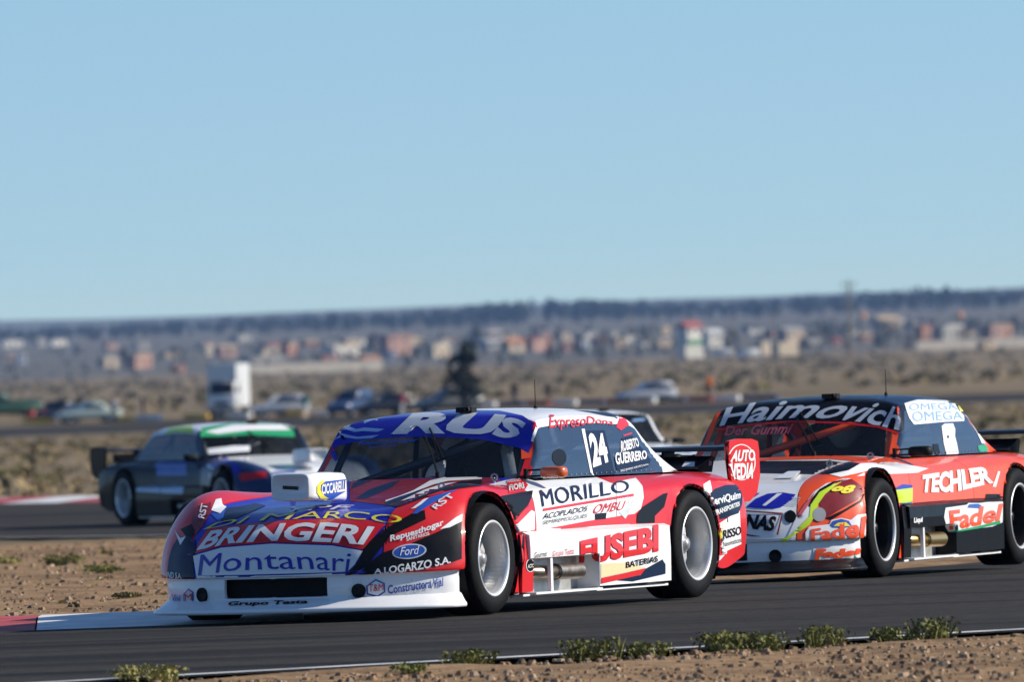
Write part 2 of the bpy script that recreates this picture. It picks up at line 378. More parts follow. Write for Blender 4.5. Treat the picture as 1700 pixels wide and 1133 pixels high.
def rim(mb):
    mb.lathe([(.12,.197),(.09,.190),(.03,.187),(-.012,.187)], 48)
    for k in range(5):
        a = 2*pi*k/5 + .35; c, s = cos(a), sin(a)
        P = []
        for r, w, o in ((.040,.034,.045),(.10,.027,.036),(.192,.040,-.01)):
            for d in (-1, 1):
                for e in (0, -.03): P.append((r*c - d*w*s, o + e, r*s + d*w*c))
        F = []
        for q in range(2):
            b = q*4; F += [(b,b+2,b+6,b+4),(b+1,b+5,b+7,b+3),(b,b+4,b+5,b+1),(b+2,b+3,b+7,b+6)]
        mb.add(P, F)
def hub(mb): mb.lathe([(-.06,.060),(.045,.058),(.055,.050),(.056,.034),(.075,.030),(.078,0.001)], 28)
def disc(mb): mb.lathe([(-.012,.188),(-.05,.186),(-.055,.15),(-.04,.145),(-.04,.09),(-.055,.08),(-.06,.02)], 40)  # disc plus dark inner barrel, painting the shade behind the spokes
def liner(mb, cx, cz, R, s):
    vs = []; n = 26
    for k in range(n+1):
        a = radians(-38) + radians(256)*k/n
        for y, r in ((.925, R*.985), (.90, R*1.0), (.68, R*.985), (.68, .02)): vs.append((cx + r*cos(a), s*y, cz + r*sin(a)))
    mb.add(vs, [(k*4+j, k*4+j+1, (k+1)*4+j+1, (k+1)*4+j) for k in range(n) for j in range(3)])
def scoop(mb):
    # rounded air box: sections along x from the mouth to the tail
    secs = [(2.035,.108,.690,.822),(2.03,.118,.682,.830),(1.9,.120,.674,.834),(1.7,.118,.668,.832),(1.54,.110,.662,.826),(1.505,.098,.66,.812)]
    n = 24; vs = []
    for x, w, z0, z1 in secs:
        for k in range(n):
            a = 2*pi*k/n; c, s_ = cos(a), sin(a); e = .35
            vs.append((x, w*math.copysign(abs(c)**e, c), (z0+z1)/2 + (z1-z0)/2*math.copysign(abs(s_)**e, s_)))
    fs = [(i*n+k, i*n+(k+1)%n, (i+1)*n+(k+1)%n, (i+1)*n+k) for i in range(len(secs)-1) for k in range(n)] + [tuple(range(5*n, 6*n))]
    # recessed mouth
    b = len(vs); x, w, z0, z1 = 2.012, .094, .704, .808
    for k in range(n):
        a = 2*pi*k/n; c, s_ = cos(a), sin(a); e = .4
        vs.append((x, w*math.copysign(abs(c)**e, c), (z0+z1)/2 + (z1-z0)/2*math.copysign(abs(s_)**e, s_)))
    fs += [(k, (k+1)%n, b+(k+1)%n, b+k) for k in range(n)] + [tuple(b+k for k in range(n))]
    mb.add(vs, fs)
def skirt_rear(mb):
    mb.prism([(.90,.452),(.952,.432),(.956,.30),(.952,.115),(.80,.10),(.80,.45)], 'x', -.985, 0.0)
def skirt_front(mb):
    mb.prism([(.90,.452),(.952,.432),(.956,.36),(.955,.30),(.935,.295),(.86,.40),(.80,.45)], 'x', 0.001, .93)
def skirt_nose(mb): mb.prism([(.88,.45),(.93,.435),(.94,.30),(.93,.11),(.80,.10),(.80,.45)], 'x', .86, 1.005)
def bay(mb):
    mb.box((.43,.80,.25), (.90,.02,.34)); mb.box((.0-.012,.87,.24), (.02,.14,.27))
def floor_plate(mb): mb.box((-.02,0,.093), (1.98,1.84,.012)); mb.box((.42,.90,.10), (.9,.11,.012))
def exhaust(mb):
    mb.tube([(.95,.84,.225),(.6,.89,.215),(.42,.905,.212)], .036, 14); mb.tube([(.50,.905,.213),(.20,.915,.21)], .047, 16, caps=False); mb.tube([(.50,.905,.213),(.205,.915,.21)], .041, 16)
def strut(mb): mb.box((.63,.935,.20), (.03,.02,.20)); 
def cage(mb):
    r = .02
    for s in (1, -1):
        mb.tube([(.30,s*.60,.70),(.05,s*.565,1.0),(-.10,s*.55,1.045),(-.75,s*.545,1.05),(-.80,s*.55,.98),(-.82,s*.62,.25)], r)
        mb.tube([(-.78,s*.53,1.03),(-1.6,s*.48,.62)], r); mb.tube([(-.80,s*.58,.72),(.20,s*.60,.60)], r)
        mb.tube([(.30,s*.60,.70),(.32,s*.62,.2)], r)
    mb.tube([(-.10,.55,1.045),(-.10,-.55,1.045)], r); mb.tube([(-.75,.545,1.05),(-.75,-.545,1.05)], r); mb.tube([(.28,.60,.72),(.28,-.60,.72)], r)
    mb.tube([(-.80,.56,.98),(-.80,-.58,.35)], r); mb.tube([(-.80,.58,.72),(-.80,-.58,.72)], r); mb.tube([(.02,.50,1.02),(.27,-.45,.73)], .026)
def seat(mb):
    mb.box((-.55,-.02,.33), (.5,.46,.12)); mb.prism([(-.70,.3),(-.86,.98),(-.80,1.0),(-.60,.34)], 'y', -.24, .20)
    for s in (-.25, .21): mb.prism([(-.66,.36),(-.84,.96),(-.62,.92),(-.56,.75),(-.42,.42)], 'y', s-.02, s+.02)
def driver_wheel(mb):
    mb.lathe([(0,.135),(.012,.147),(0,.159),(-.012,.147),(0,.135)], 28, 'x', (-.05,-.02,.73)); mb.box((-.05,-.02,.73), (.015,.27,.03)); mb.tube([(-.05,-.02,.73),(.35,-.02,.62)], .02)
def dash(mb): mb.prism([(.40,.735),(.14,.725),(.12,.60),(.40,.55)], 'y', -.64, .64); mb.box((-.65,0,.13), (2.0,1.3,.02)); mb.box((-1.2,0,.45), (.02,1.3,.5)); mb.box((.42,0,.4), (.02,1.5,.6))
def tub(mb):   # dark inner sides so that no light leaks through under the belt
    for s in (1, -1): mb.box((-.4,s*.70,.42), (1.9,.02,.58))
    mb.box((1.45,0,.38),(1.0,1.05,.42)); mb.box((-1.95,0,.45),(.5,1.2,.42))
def wing(mb):
    prof = [(-2.20,.845),(-2.24,.862),(-2.32,.868),(-2.44,.862),(-2.55,.868),(-2.55,.862),(-2.44,.848),(-2.32,.842),(-2.24,.838)]
    mb.prism(prof, 'y', -.79, .79)
def endplate(mb, s):
    pl = [(-2.16,.79),(-2.155,.86),(-2.18,.895),(-2.30,.905),(-2.50,.90),(-2.585,.885),(-2.60,.83),(-2.60,.68),(-2.55,.58),(-2.44,.535),(-2.30,.53),(-2.25,.57),(-2.19,.66)]
    mb.prism(pl, 'y', s*.79, s*.815)
def wing_stays(mb):
    for s in (.35, -.35): mb.prism([(-2.20,.70),(-2.30,.70),(-2.42,.85),(-2.26,.85)], 'y', s-.008, s+.008)
def deck_spoiler(mb): mb.prism([(-2.02,.74),(-2.26,.715),(-2.30,.80),(-2.27,.81)], 'y', -.66, .66)
def wiper(mb):
    mb.tube([(.435,.16,.785),(.30,.06,.905),(.19,-.03,1.005)], .007, 6); mb.tube([(.33,.15,.872),(.12,-.03,1.045)], .006, 6); mb.tube([(.345,.13,.862),(.20,.03,.985)], .004, 6); mb.lathe([(.0,.016),(.03,.014),(.035,.002)], 12, 'z', (.435,.16,.765))
def mirror_shell(mb):
    c = (.335,.845,.775); n = 20; vs = []
    for o, k in ((-.022,.80),(-.012,1.0),(.03,.98),(.05,.80),(.058,.4)):
        for q in range(n):
            a = 2*pi*q/n; cc, ss = cos(a), sin(a)
            vs.append((c[0]+o, c[1]+.078*k*math.copysign(abs(cc)**.5, cc), c[2]+.034*k*math.copysign(abs(ss)**.5, ss)))
    mb.add(vs, [(i*n+k, i*n+(k+1)%n, (i+1)*n+(k+1)%n, (i+1)*n+k) for i in range(4) for k in range(n)] + [tuple(range(n)), tuple(4*n+k for k in range(n))][:2])
def mirror_arm(mb): mb.tube([(.355,.68,.755),(.34,.80,.758)], .006, 6); mb.tube([(.345,.68,.79),(.335,.80,.793)], .006, 6); mb.box((.35,.675,.77), (.03,.02,.06))
def antenna(mb): mb.tube([(-.55,.33,1.12),(-.55,.33,1.30)], .0035, 5, .002); mb.lathe([(0,.014),(.02,.01),(.03,.004)], 10, 'z', (-.55,.33,1.125))
def roof_camera(mb): mb.box((-.06,.12,1.142), (.07,.10,.03)); mb.lathe([(0,.016),(.02,.014)], 12, 'x', (-.02,.15,1.144))
def pins(mb):
    for x, y, z in ((1.05,.47,.695),(1.05,-.47,.695),(.62,.60,.732),(.62,-.60,.732)):
        mb.lathe([(.0,.008),(.022,.007),(.03,.002)], 8, 'z', (x, y, z-.002)); mb.lathe([(-.003,.012),(.003,.018),(-.003,.024)], 12, 'x', (x, y, z+.028))
def duct(mb, y): 
    k = 24; cx = 2.198 - .0; mb.lathe([(.006,.001),(.004,.032),(.012,.035),(.013,.040),(-.02,.042)], k, 'x')
def naca(mb, s):
    mb.add([(1.62,s*.30,.648),(1.62,s*.42,.648),(1.42,s*.40,.688),(1.42,s*.32,.688),(1.30,s*.36,.676)], [(0,1,2,3),(1,4,2),(0,3,4),(2,4,3)])
EXTERIOR = ['front_bumper','bonnet','front_fender','door','rear_fender','boot_lid','tail_panel','windscreen','windscreen_pillar','roof','rear_window','rear_pillar','side_window']
def build_car(name, loc, yaw, cols, cfg):
    root = empty(name, loc, yaw); P = {}
    def add(nm, me, mt, parent=root, key=None):
        o = link(nm, me, None, parent)
        if me.materials: 
            o.material_slots[0].link = 'OBJECT'; o.material_slots[0].material = mt
        else: me.materials.append(mt); o.material_slots[0].link = 'OBJECT'; o.material_slots[0].material = mt
        P[key or nm] = o; return o
    for (nm, side), me in PANELS.items():
        key = nm + ({1: '_l', -1: '_r', 0: ''}[side])
        if nm in ('windscreen', 'rear_window'): mt = M['screen']
        elif nm == 'side_window': mt = M['side']
        else: mt = paint(cols.get(key, cols.get(nm, 'white')))
        add(nm, me, mt, key=key)
    add('splitter', shared('splitter', splitter, True), paint(cols.get('splitter', 'white')))
    for k, (cx, cz, R) in enumerate(ARCH):
        for s in (1, -1):
            add('wheel_arch_liner', shared('liner%d%d' % (k, s), lambda mb: liner(mb, cx, cz, R, s)), M['black'])
            w = empty('wheel', (cx, s*.808, .315)); w.parent = root; w.rotation_euler = (0, rng.uniform(0, 6), (0 if s > 0 else pi) + (cfg.get('steer', 0) if k == 0 else 0)) if not cfg.get('spin') else (0, cfg['spin'][k], (0 if s > 0 else pi) + (cfg.get('steer', 0) if k == 0 else 0))
            add('tyre', shared('tyre', tyre, True), M['tyre'], w); add('rim', shared('rim', rim), M['dark_rim'] if cfg.get('dark_rims') else M['rim'], w)
            add('rim_lip', shared('rim_lip', rim_lip, True), M['rim'] if cfg.get('dark_rims') else M['rim_lip'], w); add('hub', shared('hub', hub, True), M['dark_rim'] if cfg.get('dark_rims') else M['hub'], w); add('shaded_brake_disc', shared('disc', disc), M['brake'], w)
    for s in (1, -1):
        def side(fn): 
            def g(mb):
                fn(mb)
                if s < 0: mb.v = [(x, -y, z) for x, y, z in mb.v]
            return g
        sk = add('side_skirt', shared('skirt_rear%d' % s, side(skirt_rear)), paint(cols.get('skirt', 'white')), key='skirt_rear_' + 'lr'[s < 0])
        add('side_skirt', shared('skirt_front%d' % s, side(skirt_front)), paint(cols.get('skirt', 'white')), key='skirt_front_' + 'lr'[s < 0])
        add('skirt_end', shared('skirt_nose%d' % s, side(skirt_nose)), paint(cols.get('skirt_nose', 'red')), key='skirt_nose_' + 'lr'[s < 0])
        add('exhaust_bay', shared('bay%d' % s, side(bay)), M['alu']); add('exhaust_pipe', shared('exhaust%d' % s, side(exhaust), True), M['brass'] if cfg.get('brass') else M['exhaust'])
        add('skirt_strut', shared('strut%d' % s, side(strut)), paint('white'))
        add('wing_endplate', shared('endplate%d' % s, lambda mb: endplate(mb, s)), paint(cols.get('endplate', 'red')), key='endplate_' + 'lr'[s < 0])
        mi = add('mirror', shared('mirror_shell%d' % s, side(mirror_shell), True), M['orange_mirror'] if cfg.get('orange_mirror') else M['black'], key='mirror_' + 'lr'[s < 0])
        add('mirror_arm', shared('mirror_arm%d' % s, side(mirror_arm)), M['black'], mi)
    add('floor', shared('floor_plate', floor_plate), paint(cols.get('floor', 'white')))
    add('underbody', shared('tub', tub), M['black'])
    add('roll_cage', shared('cage', cage, True), paint(cfg['cage']) if cfg.get('cage') else M['cage']); add('seat', shared('seat', seat), M['fabric']); add('dashboard', shared('dash', dash), M['black']); add('steering_wheel', shared('driver_wheel', driver_wheel, True), M['black'])
    add('rear_wing', shared('wing', wing), paint(cols.get('wing', 'black'))); add('wing_stay', shared('wing_stays', wing_stays), M['black']); add('boot_spoiler', shared('deck_spoiler', deck_spoiler), paint(cols.get('deck_spoiler', 'black')))
    add('wiper', shared('wiper', wiper), M['black']); add('antenna', shared('antenna', antenna), M['black']); add('roof_camera', shared('roof_camera', roof_camera), M['black'])
    add('bonnet_pin', shared('pins', pins, True), M['steel'], P['bonnet'])
    for s in (1, -1):     # rivets that hold the plastic side windows
        def rv(mb):
            for t in range(26):
                x = .22 - 1.72*t/25; z = .752; y = .706 - (.02 if x < -1.3 else 0)
                mb.lathe([(.0,.0045),(.003,.004),(.004,.0005)], 6, 'y', (x, y, z)) if s > 0 else mb.lathe([(.0,.0045),(-.003,.004),(-.004,.0005)], 6, 'y', (x, -y, z))
        o = add('rivets', shared('rivets%d' % s, rv), M['steel'], P['side_window_' + 'lr'[s < 0]]); o['kind'] = 'stuff'
    # radiator mouth and brake ducts behind the bumper
    mb = MB(); mb.prism([(2.26,.145),(2.26,.262),(2.12,.262),(2.12,.145)], 'y', -.33, .33); mb.f = [f for f in mb.f]; add('radiator_mouth', shared('mouth', lambda q: q.prism([(2.20,.125),(2.20,.255),(2.08,.255),(2.08,.125)], 'y', -.37, .37)), M['black'])
    for s in (1, -1):
        o = add('brake_duct', shared('duct', lambda mb: duct(mb, 0), True), M['black']); o.location = (2.203, s*.484, .170); o.rotation_euler = (0, 0, s*radians(23))
    if cfg.get('scoop'): add('bonnet_scoop', shared('scoop', scoop, True), paint('white'))
    if cfg.get('naca'):
        for s in (1, -1): add('bonnet_duct', shared('naca%d' % s, lambda mb: naca(mb, s)), paint('white'), P['bonnet'])
    if cfg.get('hose'): add('air_hose', shared('hose', lambda mb: mb.tube([(-.25,.30,.98),(-.12,.34,.90),(.02,.42,.80),(.06,.45,.72)], .035, 14), True), M['hose'])
    # one tree of the outer skin in car coordinates: print is laid on it
    vs, fs = [], []
    for k, o in P.items():
        base = o.name.split('.')[0]
        if base in EXTERIOR or base in ('side_skirt','skirt_end','wing_endplate','bonnet_scoop','mirror','splitter','rear_wing','boot_spoiler'):
            b = len(vs); vs += [v.co.copy() for v in o.data.vertices]; fs += [tuple(b + i for i in p.vertices) for p in o.data.polygons]
    root['_n'] = 0; del root['_n']
    return root, P, BVHTree.FromPolygons(vs, fs)
# ------------------------------------------------------------------ print on the cars: lettering and colour fields laid on the skin as thin vinyl
_glyph = {}
def text_mesh(txt, bold=0.0, shear=0.0):
    if 'M' in txt or 'W' in txt: bold = 0.0      # thickening breaks the sharp inner corners of these letters
    key = (txt, bold, shear)
    if key not in _glyph:
        cu = bpy.data.curves.new('txt', 'FONT'); cu.body = txt; cu.offset = bold; cu.shear = shear; cu.resolution_u = 3; cu.fill_mode = 'FRONT'
        o = bpy.data.objects.new('txt', cu); COL.objects.link(o); bpy.context.view_layer.update()
        me = o.to_mesh(); vs = [v.co.copy() for v in me.vertices]; fs = [tuple(p.vertices) for p in me.polygons]
        o.to_mesh_clear(); bpy.data.objects.remove(o); bpy.data.curves.remove(cu); _glyph[key] = (vs, fs)
    return _glyph[key]
def poly_mesh(P2):
    from mathutils.geometry import tessellate_polygon
    return [Vector((x, y, 0)) for x, y in P2], [tuple(t) for t in tessellate_polygon([[Vector((x, y, 0)) for x, y in P2]])]
def grid_cut(vs, fs, x0, x1, y0, y1, nx, ny):
    bm = bmesh.new(); bv = [bm.verts.new(v) for v in vs]
    for f in fs:
        try: bm.faces.new([bv[i] for i in f])
        except ValueError: pass
    bmesh.ops.remove_doubles(bm, verts=bm.verts, dist=1e-5)
    for k in range(1, nx): bmesh.ops.bisect_plane(bm, geom=bm.verts[:] + bm.edges[:] + bm.faces[:], plane_co=(x0+(x1-x0)*k/nx, 0, 0), plane_no=(1, 0, 0))
    for k in range(1, ny): bmesh.ops.bisect_plane(bm, geom=bm.verts[:] + bm.edges[:] + bm.faces[:], plane_co=(0, y0+(y1-y0)*k/ny, 0), plane_no=(0, 1, 0))
    bm.verts.ensure_lookup_table(); out = ([v.co.copy() for v in bm.verts], [tuple(v.index for v in f.verts) for f in bm.faces] if bm.verts.index_update() is None else [])
    bm.free(); return out
def lerp_path(P, t):
    n = len(P)-1; k = min(int(t*n), n-1); f = t*n-k; return P[k].lerp(P[k+1], f)
GROUPS = {'bonnet': ('bonnet','front_fender_l','front_fender_r'), 'front_fender_l': ('bonnet','front_fender_l','door_l'), 'front_fender_r': ('bonnet','front_fender_r'), 'windscreen': ('windscreen','windscreen_pillar_l','windscreen_pillar_r','roof','side_window_l'),
    'door_l': ('front_fender_l','door_l','rear_fender_l'), 'door_r': ('front_fender_r','door_r','rear_fender_r'), 'rear_fender_l': ('door_l','rear_fender_l','tail_panel'), 'side_window_l': ('side_window_l','rear_pillar_l','roof','windscreen_pillar_l'),
    'skirt_front_l': ('skirt_front_l','skirt_rear_l'), 'skirt_rear_l': ('skirt_front_l','skirt_rear_l'), 'skirt_front_r': ('skirt_front_r','skirt_rear_r'), 'skirt_rear_r': ('skirt_front_r','skirt_rear_r')}
for k in ('roof','rear_pillar_l','windscreen_pillar_l'): GROUPS[k] = ('side_window_l','rear_pillar_l','roof','windscreen_pillar_l','windscreen')
_skin = {}
def skin(car, part):
    """search tree of the panels a piece of vinyl may lie on, in car coordinates"""
    r, P = car[:2]; g = GROUPS.get(part, (part,)); key = tuple(P[k].data.name for k in g)
    if key not in _skin:
        vs, fs = [], []
        for k in g:
            b = len(vs); vs += [v.co.copy() for v in P[k].data.vertices]; fs += [tuple(b + i for i in p.vertices) for p in P[k].data.polygons]
        _skin[key] = BVHTree.FromPolygons(vs, fs)
    return _skin[key]
def lay(car, part, color, name, pts, fs, layer, V):
    """pts: points near the skin; the vinyl is pressed onto it along V, a hair above"""
    r, P = car[:2]; bvh = skin(car, part); off = .0020 + .0011*layer; out = []
    for p in pts:
        best = None; s = p + V*.9; k = 0; lim = 1.8
        while k < 4:
            hit, n, i, d = bvh.ray_cast(s, -V, lim)
            if hit is None: break
            if n.dot(V) > .03: best = (hit, n); break
            s = hit - V*.002; k += 1
        if best is None:
            hit, n, i, d = bvh.find_nearest(p); best = (hit, n if n.dot(V) > -.2 else -n)
        out.append(best[0] + best[1]*off)
    me = bpy.data.meshes.new(name); me.from_pydata(out, [], fs)
    bm = bmesh.new(); bm.from_mesh(me)
    bad = [f for f in bm.faces if f.calc_area() < 1e-10 or max(e.calc_length() for e in f.edges) > .26]
    if bad: bmesh.ops.delete(bm, geom=bad, context='FACES')
    bmesh.ops.recalc_face_normals(bm, faces=bm.faces)
    if sum((f.normal*f.calc_area() for f in bm.faces), Vector()).dot(V) < 0: bmesh.ops.reverse_faces(bm, faces=bm.faces)
    bm.to_mesh(me); bm.free(); me.polygons.foreach_set('use_smooth', [True]*len(me.polygons)); me.materials.append(paint(color))
    o = bpy.data.objects.new(name, me); COL.objects.link(o); o.parent = P[part]
    return o
def V3(L): return [Vector((L[i]/1000, L[i+1]/1000, L[i+2]/1000)) for i in range(0, len(L), 3)]
def axes(car):
    a = car[3]; V = Vector((cos(a), sin(a), .02)).normalized(); ax = Vector((-sin(a), cos(a), 0)); return V, ax, V.cross(ax)
def lettering(car, part, txt, color, bot, top, layer=2, bold=0.0, shear=0.0):
    V, ax, ay = axes(car); B, T = V3(bot), V3(top); vs, fs = text_mesh(txt, bold, shear)
    x0, x1 = min(v.x for v in vs), max(v.x for v in vs); y0, y1 = min(v.y for v in vs), max(v.y for v in vs)
    flat = lambda p: ax*p.dot(ax) + ay*p.dot(ay) + V*p.dot(V)
    L = sum((flat(a)-flat(b)).length for a, b in zip(B, B[1:])); H = abs((T[0]-B[0]).dot(ay)) + .01
    vs, fs = grid_cut(vs, fs, x0, x1, y0, y1, max(2, min(60, int(L/.03))), max(2, min(16, int(H/.008))))
    pts = [lerp_path(B, (v.x-x0)/(x1-x0)).lerp(lerp_path(T, (v.x-x0)/(x1-x0)), (v.y-y0)/(y1-y0)) for v in vs]
    return lay(car, part, color, 'lettering', pts, fs, layer, V)
def vinyl(car, part, color, loop, layer=0, name='vinyl_stripe'):
    V, ax, ay = axes(car); P3 = V3(loop); c = sum(P3, Vector())/len(P3)
    Q = [((p-c).dot(ax), (p-c).dot(ay)) for p in P3]
    vs, fs = poly_mesh(Q)
    x0, x1 = min(q[0] for q in Q), max(q[0] for q in Q); y0, y1 = min(q[1] for q in Q), max(q[1] for q in Q)
    fine = .006 if part == 'bonnet' or layer == 2 and 'fender' in part else .012
    vs, fs = grid_cut(vs, fs, x0, x1, y0, y1, max(1, int((x1-x0)/.025)), max(1, int((y1-y0)/fine)))
    return lay(car, part, color, name, [c + ax*v.x + ay*v.y for v in vs], fs, layer, V)
# ------------------------------------------------------------------ terrain: the land falls away behind the track towards the town and rises to far hills
ZK = [(-60,0),(0,0),(79,0),(84,-.02),(90,-.08),(110,-.24),(137,-.42),(158,-.60),(182,-.68),(260,-1.35),(400,-2.45),(640,-4.0),(880,-5.35),(900,-5.35),(927,-4.92),(960,-4.55),(1200,-5.7),(1500,-6.8),(2300,-9.4),(3300,-11.7),(3600,-11.6),(5000,-9.3),(8000,-3.6),(11000,0.6),(12500,5.0),(13500,8.0),(14500,6.0),(18000,-5)]
def zg(y):
    for (a, za), (b, zb) in zip(ZK, ZK[1:]):
        if y <= b: t = (y - a)/(b - a); return za + (zb - za)*max(0, t)
    return ZK[-1][1]
def px_ray(px, py):
    a, b = px - 850, py - 566.5
    d = view + right*(a/FPX) - up*(b/FPX); return d / d.y
def at_ground(px, py):
    """the spot of open ground a given line of sight meets"""
    d = px_ray(px, py); lo, hi = 30.0, 30.0
    while EYE + d.z*hi > zg(hi) and hi < 16000: lo = hi; hi *= 1.01
    for _ in range(40):
        m_ = (lo + hi)/2
        if EYE + d.z*m_ > zg(m_): lo = m_
        else: hi = m_
    return Vector((d.x*lo, lo, zg(lo)))
def at_depth(px, D): return px_ray(px, 700).x * D + 0.0
A_, B_ = at_ground(320, 1124), at_ground(1690, 1049)
NS = (B_.y - A_.y)/(B_.x - A_.x)
NEAR = [(x, A_.y + NS*(x - A_.x)) for x in (-40,-14,-6,-3,-1.8,-.5,1,3,6,12,26,60)]
INNER = [(-40,84),(-14,79.9),(-6,78.75),(-2.95,78.4),(-1.7,78.9),(-1.0,81.2),(.15,84.4),(1.7,89.8),(3.6,96.5),(7.5,107),(18,128),(45,160)]
Fa, Fb = at_ground(0, 894.5), at_ground(290, 891); Ga, Gb = at_ground(0, 837), at_ground(190, 834)
def lin(a, b, x): return a.y + (b.y - a.y)/(b.x - a.x)*(x - a.x)
def noise2(x, y, s): return noise.noise(Vector((x*s, y*s, 3.1)))
def on_track(x, y):
    if y < 170:
        n_ = A_.y + NS*(x - A_.x); i_ = interp(INNER, x)
        if n_ - .3 < y < i_ + (3.1 if x < -1.2 else 1.6): return True
    if lin(Fa, Fb, x) - .6 < y < lin(Ga, Gb, x) + 1.5 and -60 < x < 70: return True
    return 896 < y < 930
def interp(P, x):
    for (a, ya), (b, yb) in zip(P, P[1:]):
        if x <= b: return ya + (yb - ya)*(x - a)/(b - a)
    return P[-1][1]
# ground materials
def ground_mat(name, c1, c2, c3, s1, s2, bump):
    mt = bpy.data.materials.new(name); mt.use_nodes = True; nt = mt.node_tree; b = nt.nodes['Principled BSDF']; b.inputs['Roughness'].default_value = .95; b.inputs['Specular IOR Level'].default_value = .15
    ge = nt.nodes.new('ShaderNodeNewGeometry'); n1 = nt.nodes.new('ShaderNodeTexNoise'); n1.inputs['Scale'].default_value = s1; n1.inputs['Detail'].default_value = 9; n1.inputs['Roughness'].default_value = .65
    n2 = nt.nodes.new('ShaderNodeTexNoise'); n2.inputs['Scale'].default_value = s2; n2.inputs['Detail'].default_value = 7
    r1 = nt.nodes.new('ShaderNodeValToRGB'); r1.color_ramp.elements[0].position = .36; r1.color_ramp.elements[1].position = .62; r1.color_ramp.elements[0].color = (*c1, 1); r1.color_ramp.elements[1].color = (*c2, 1)
    r2 = nt.nodes.new('ShaderNodeMapRange'); r2.inputs[1].default_value = .48; r2.inputs[2].default_value = .66; mx = nt.nodes.new('ShaderNodeMix'); mx.data_type = 'RGBA'; mx.inputs[7].default_value = (*c3, 1)
    L = nt.links.new; L(ge.outputs['Position'], n1.inputs['Vector']); L(ge.outputs['Position'], n2.inputs['Vector']); L(n1.outputs['Fac'], r1.inputs[0]); L(n2.outputs['Fac'], r2.inputs[0]); L(r2.outputs[0], mx.inputs[0]); L(r1.outputs[0], mx.inputs[6]); L(mx.outputs[2], b.inputs['Base Color'])
    if bump:
        bp = nt.nodes.new('ShaderNodeBump'); bp.inputs['Strength'].default_value = bump; bp.inputs['Distance'].default_value = .05; L(n1.outputs['Fac'], bp.inputs['Height']); L(bp.outputs[0], b.inputs['Normal'])
    return mt
M['soil'] = ground_mat('dry_soil', (.225,.135,.068), (.38,.245,.13), (.18,.107,.055), 6.0, .9, .8)
M['steppe'] = ground_mat('steppe', (.15,.11,.06), (.25,.185,.105), (.11,.088,.048), .35, .05, 0)
M['hill'] = mat('far_hill', (.06,.065,.05), .95, noise_amt=.3, noise_scale=.002)
M['asphalt'] = ground_mat('asphalt', (.026,.0235,.021), (.048,.043,.037), (.011,.011,.011), 9.0, .9, .5)
for n in [q for q in M['asphalt'].node_tree.nodes if q.type == 'TEX_NOISE' and abs(q.inputs['Scale'].default_value - .9) < .01]:   # rubber laid down in streaks along the racing line
    nt_ = M['asphalt'].node_tree; mp_ = nt_.nodes.new('ShaderNodeMapping'); mp_.inputs['Rotation'].default_value = (0, 0, radians(-34)); mp_.inputs['Scale'].default_value = (.07, 1.0, 1.0)
    src_ = n.inputs['Vector'].links[0].from_socket; nt_.links.new(src_, mp_.inputs['Vector']); nt_.links.new(mp_.outputs[0], n.inputs['Vector'])
M['line'] = mat('line_paint', (.6,.6,.58), .7, noise_amt=.35, noise_scale=3)
M['kerb_white'] = mat('kerb_white', (.72,.71,.68), .7, noise_amt=.15, noise_scale=4); M['kerb_red'] = mat('kerb_red', (.42,.06,.06), .7, noise_amt=.3, noise_scale=4)
ys = [-60,-20,20,40,50]; y = 56.0
while y < 18000: ys.append(y); y += .35 if y < 82 else (.8 if y < 140 else max(1.2, y*.012))
xs_ = [0.0]; st = .3
while xs_[-1] < 6500: xs_.append(xs_[-1] + st); st = .3 if xs_[-1] < 9 else st*1.16
xs = [-x for x in xs_[:0:-1]] + xs_
verts = []; faces = []; mi = []
for y in ys:
    for x in xs:
        z = zg(y)
        if on_track(x, y): z -= .05
        elif y < 200: z += .03*noise2(x, y, .8) + .02*noise2(x, y, 3.1) - .015
        elif y < 4000: z += .35*min(1, (y-200)/700)*noise2(x, y, .02) - .06
        elif y > 9000: z += 3.2*noise2(x, y*.2, .0021)*min(1, (y-9000)/3000) + 2.0*noise2(x, y*.2, .008)*min(1, (y-9000)/3000)
        verts.append((x, y, z))
nx = len(xs)
for j in range(len(ys)-1):
    for i in range(nx-1):
        faces.append((j*nx+i, j*nx+i+1, (j+1)*nx+i+1, (j+1)*nx+i)); yc = ys[j]
        mi.append(0 if yc < 136 else (1 if yc < 3480 else (2 if yc < 9000 else 3)))
me = bpy.data.meshes.new('ground'); me.from_pydata(verts, [], faces)
M['fields'] = mat('far_fields', (.075,.068,.045), .95, noise_amt=.4, noise_scale=.02)
for k in ('soil', 'steppe', 'fields', 'hill'): me.materials.append(M[k])
me.polygons.foreach_set('material_index', mi); me.polygons.foreach_set('use_smooth', [True]*len(faces)); me.update()
tag(link('ground', me), kind='structure')
def strip(name, P, Q, nsub, m_, dz, parent=None, seg=3, kind='structure', yo=0):
    mb = MB(); rows = []
    pts = []
    for k in range(len(P)-1):
        for s in range(seg):
            t = s/seg; pts.append(tuple(P[k][c]*(1-t)+P[k+1][c]*t for c in (0,1)) + tuple(Q[k][c]*(1-t)+Q[k+1][c]*t for c in (0,1)))
    pts.append((*P[-1], *Q[-1]))
    for (a, b, c, d) in pts:
        for k in range(nsub+1):
            t = k/nsub; x, y = a*(1-t)+c*t, b*(1-t)+d*t; mb.v.append((x, y, zg(y) + dz))
    n = nsub+1
    for i in range(len(pts)-1):
        for k in range(nsub): mb.f.append((i*n+k, (i+1)*n+k, (i+1)*n+k+1, i*n+k+1)); mb.m.append(0)
    o = mb.build(name, m_, parent, smooth=True)
    if parent is None and kind: tag(o, kind=kind)
    return o
road = strip('track', NEAR, INNER, 24, M['asphalt'], .0)
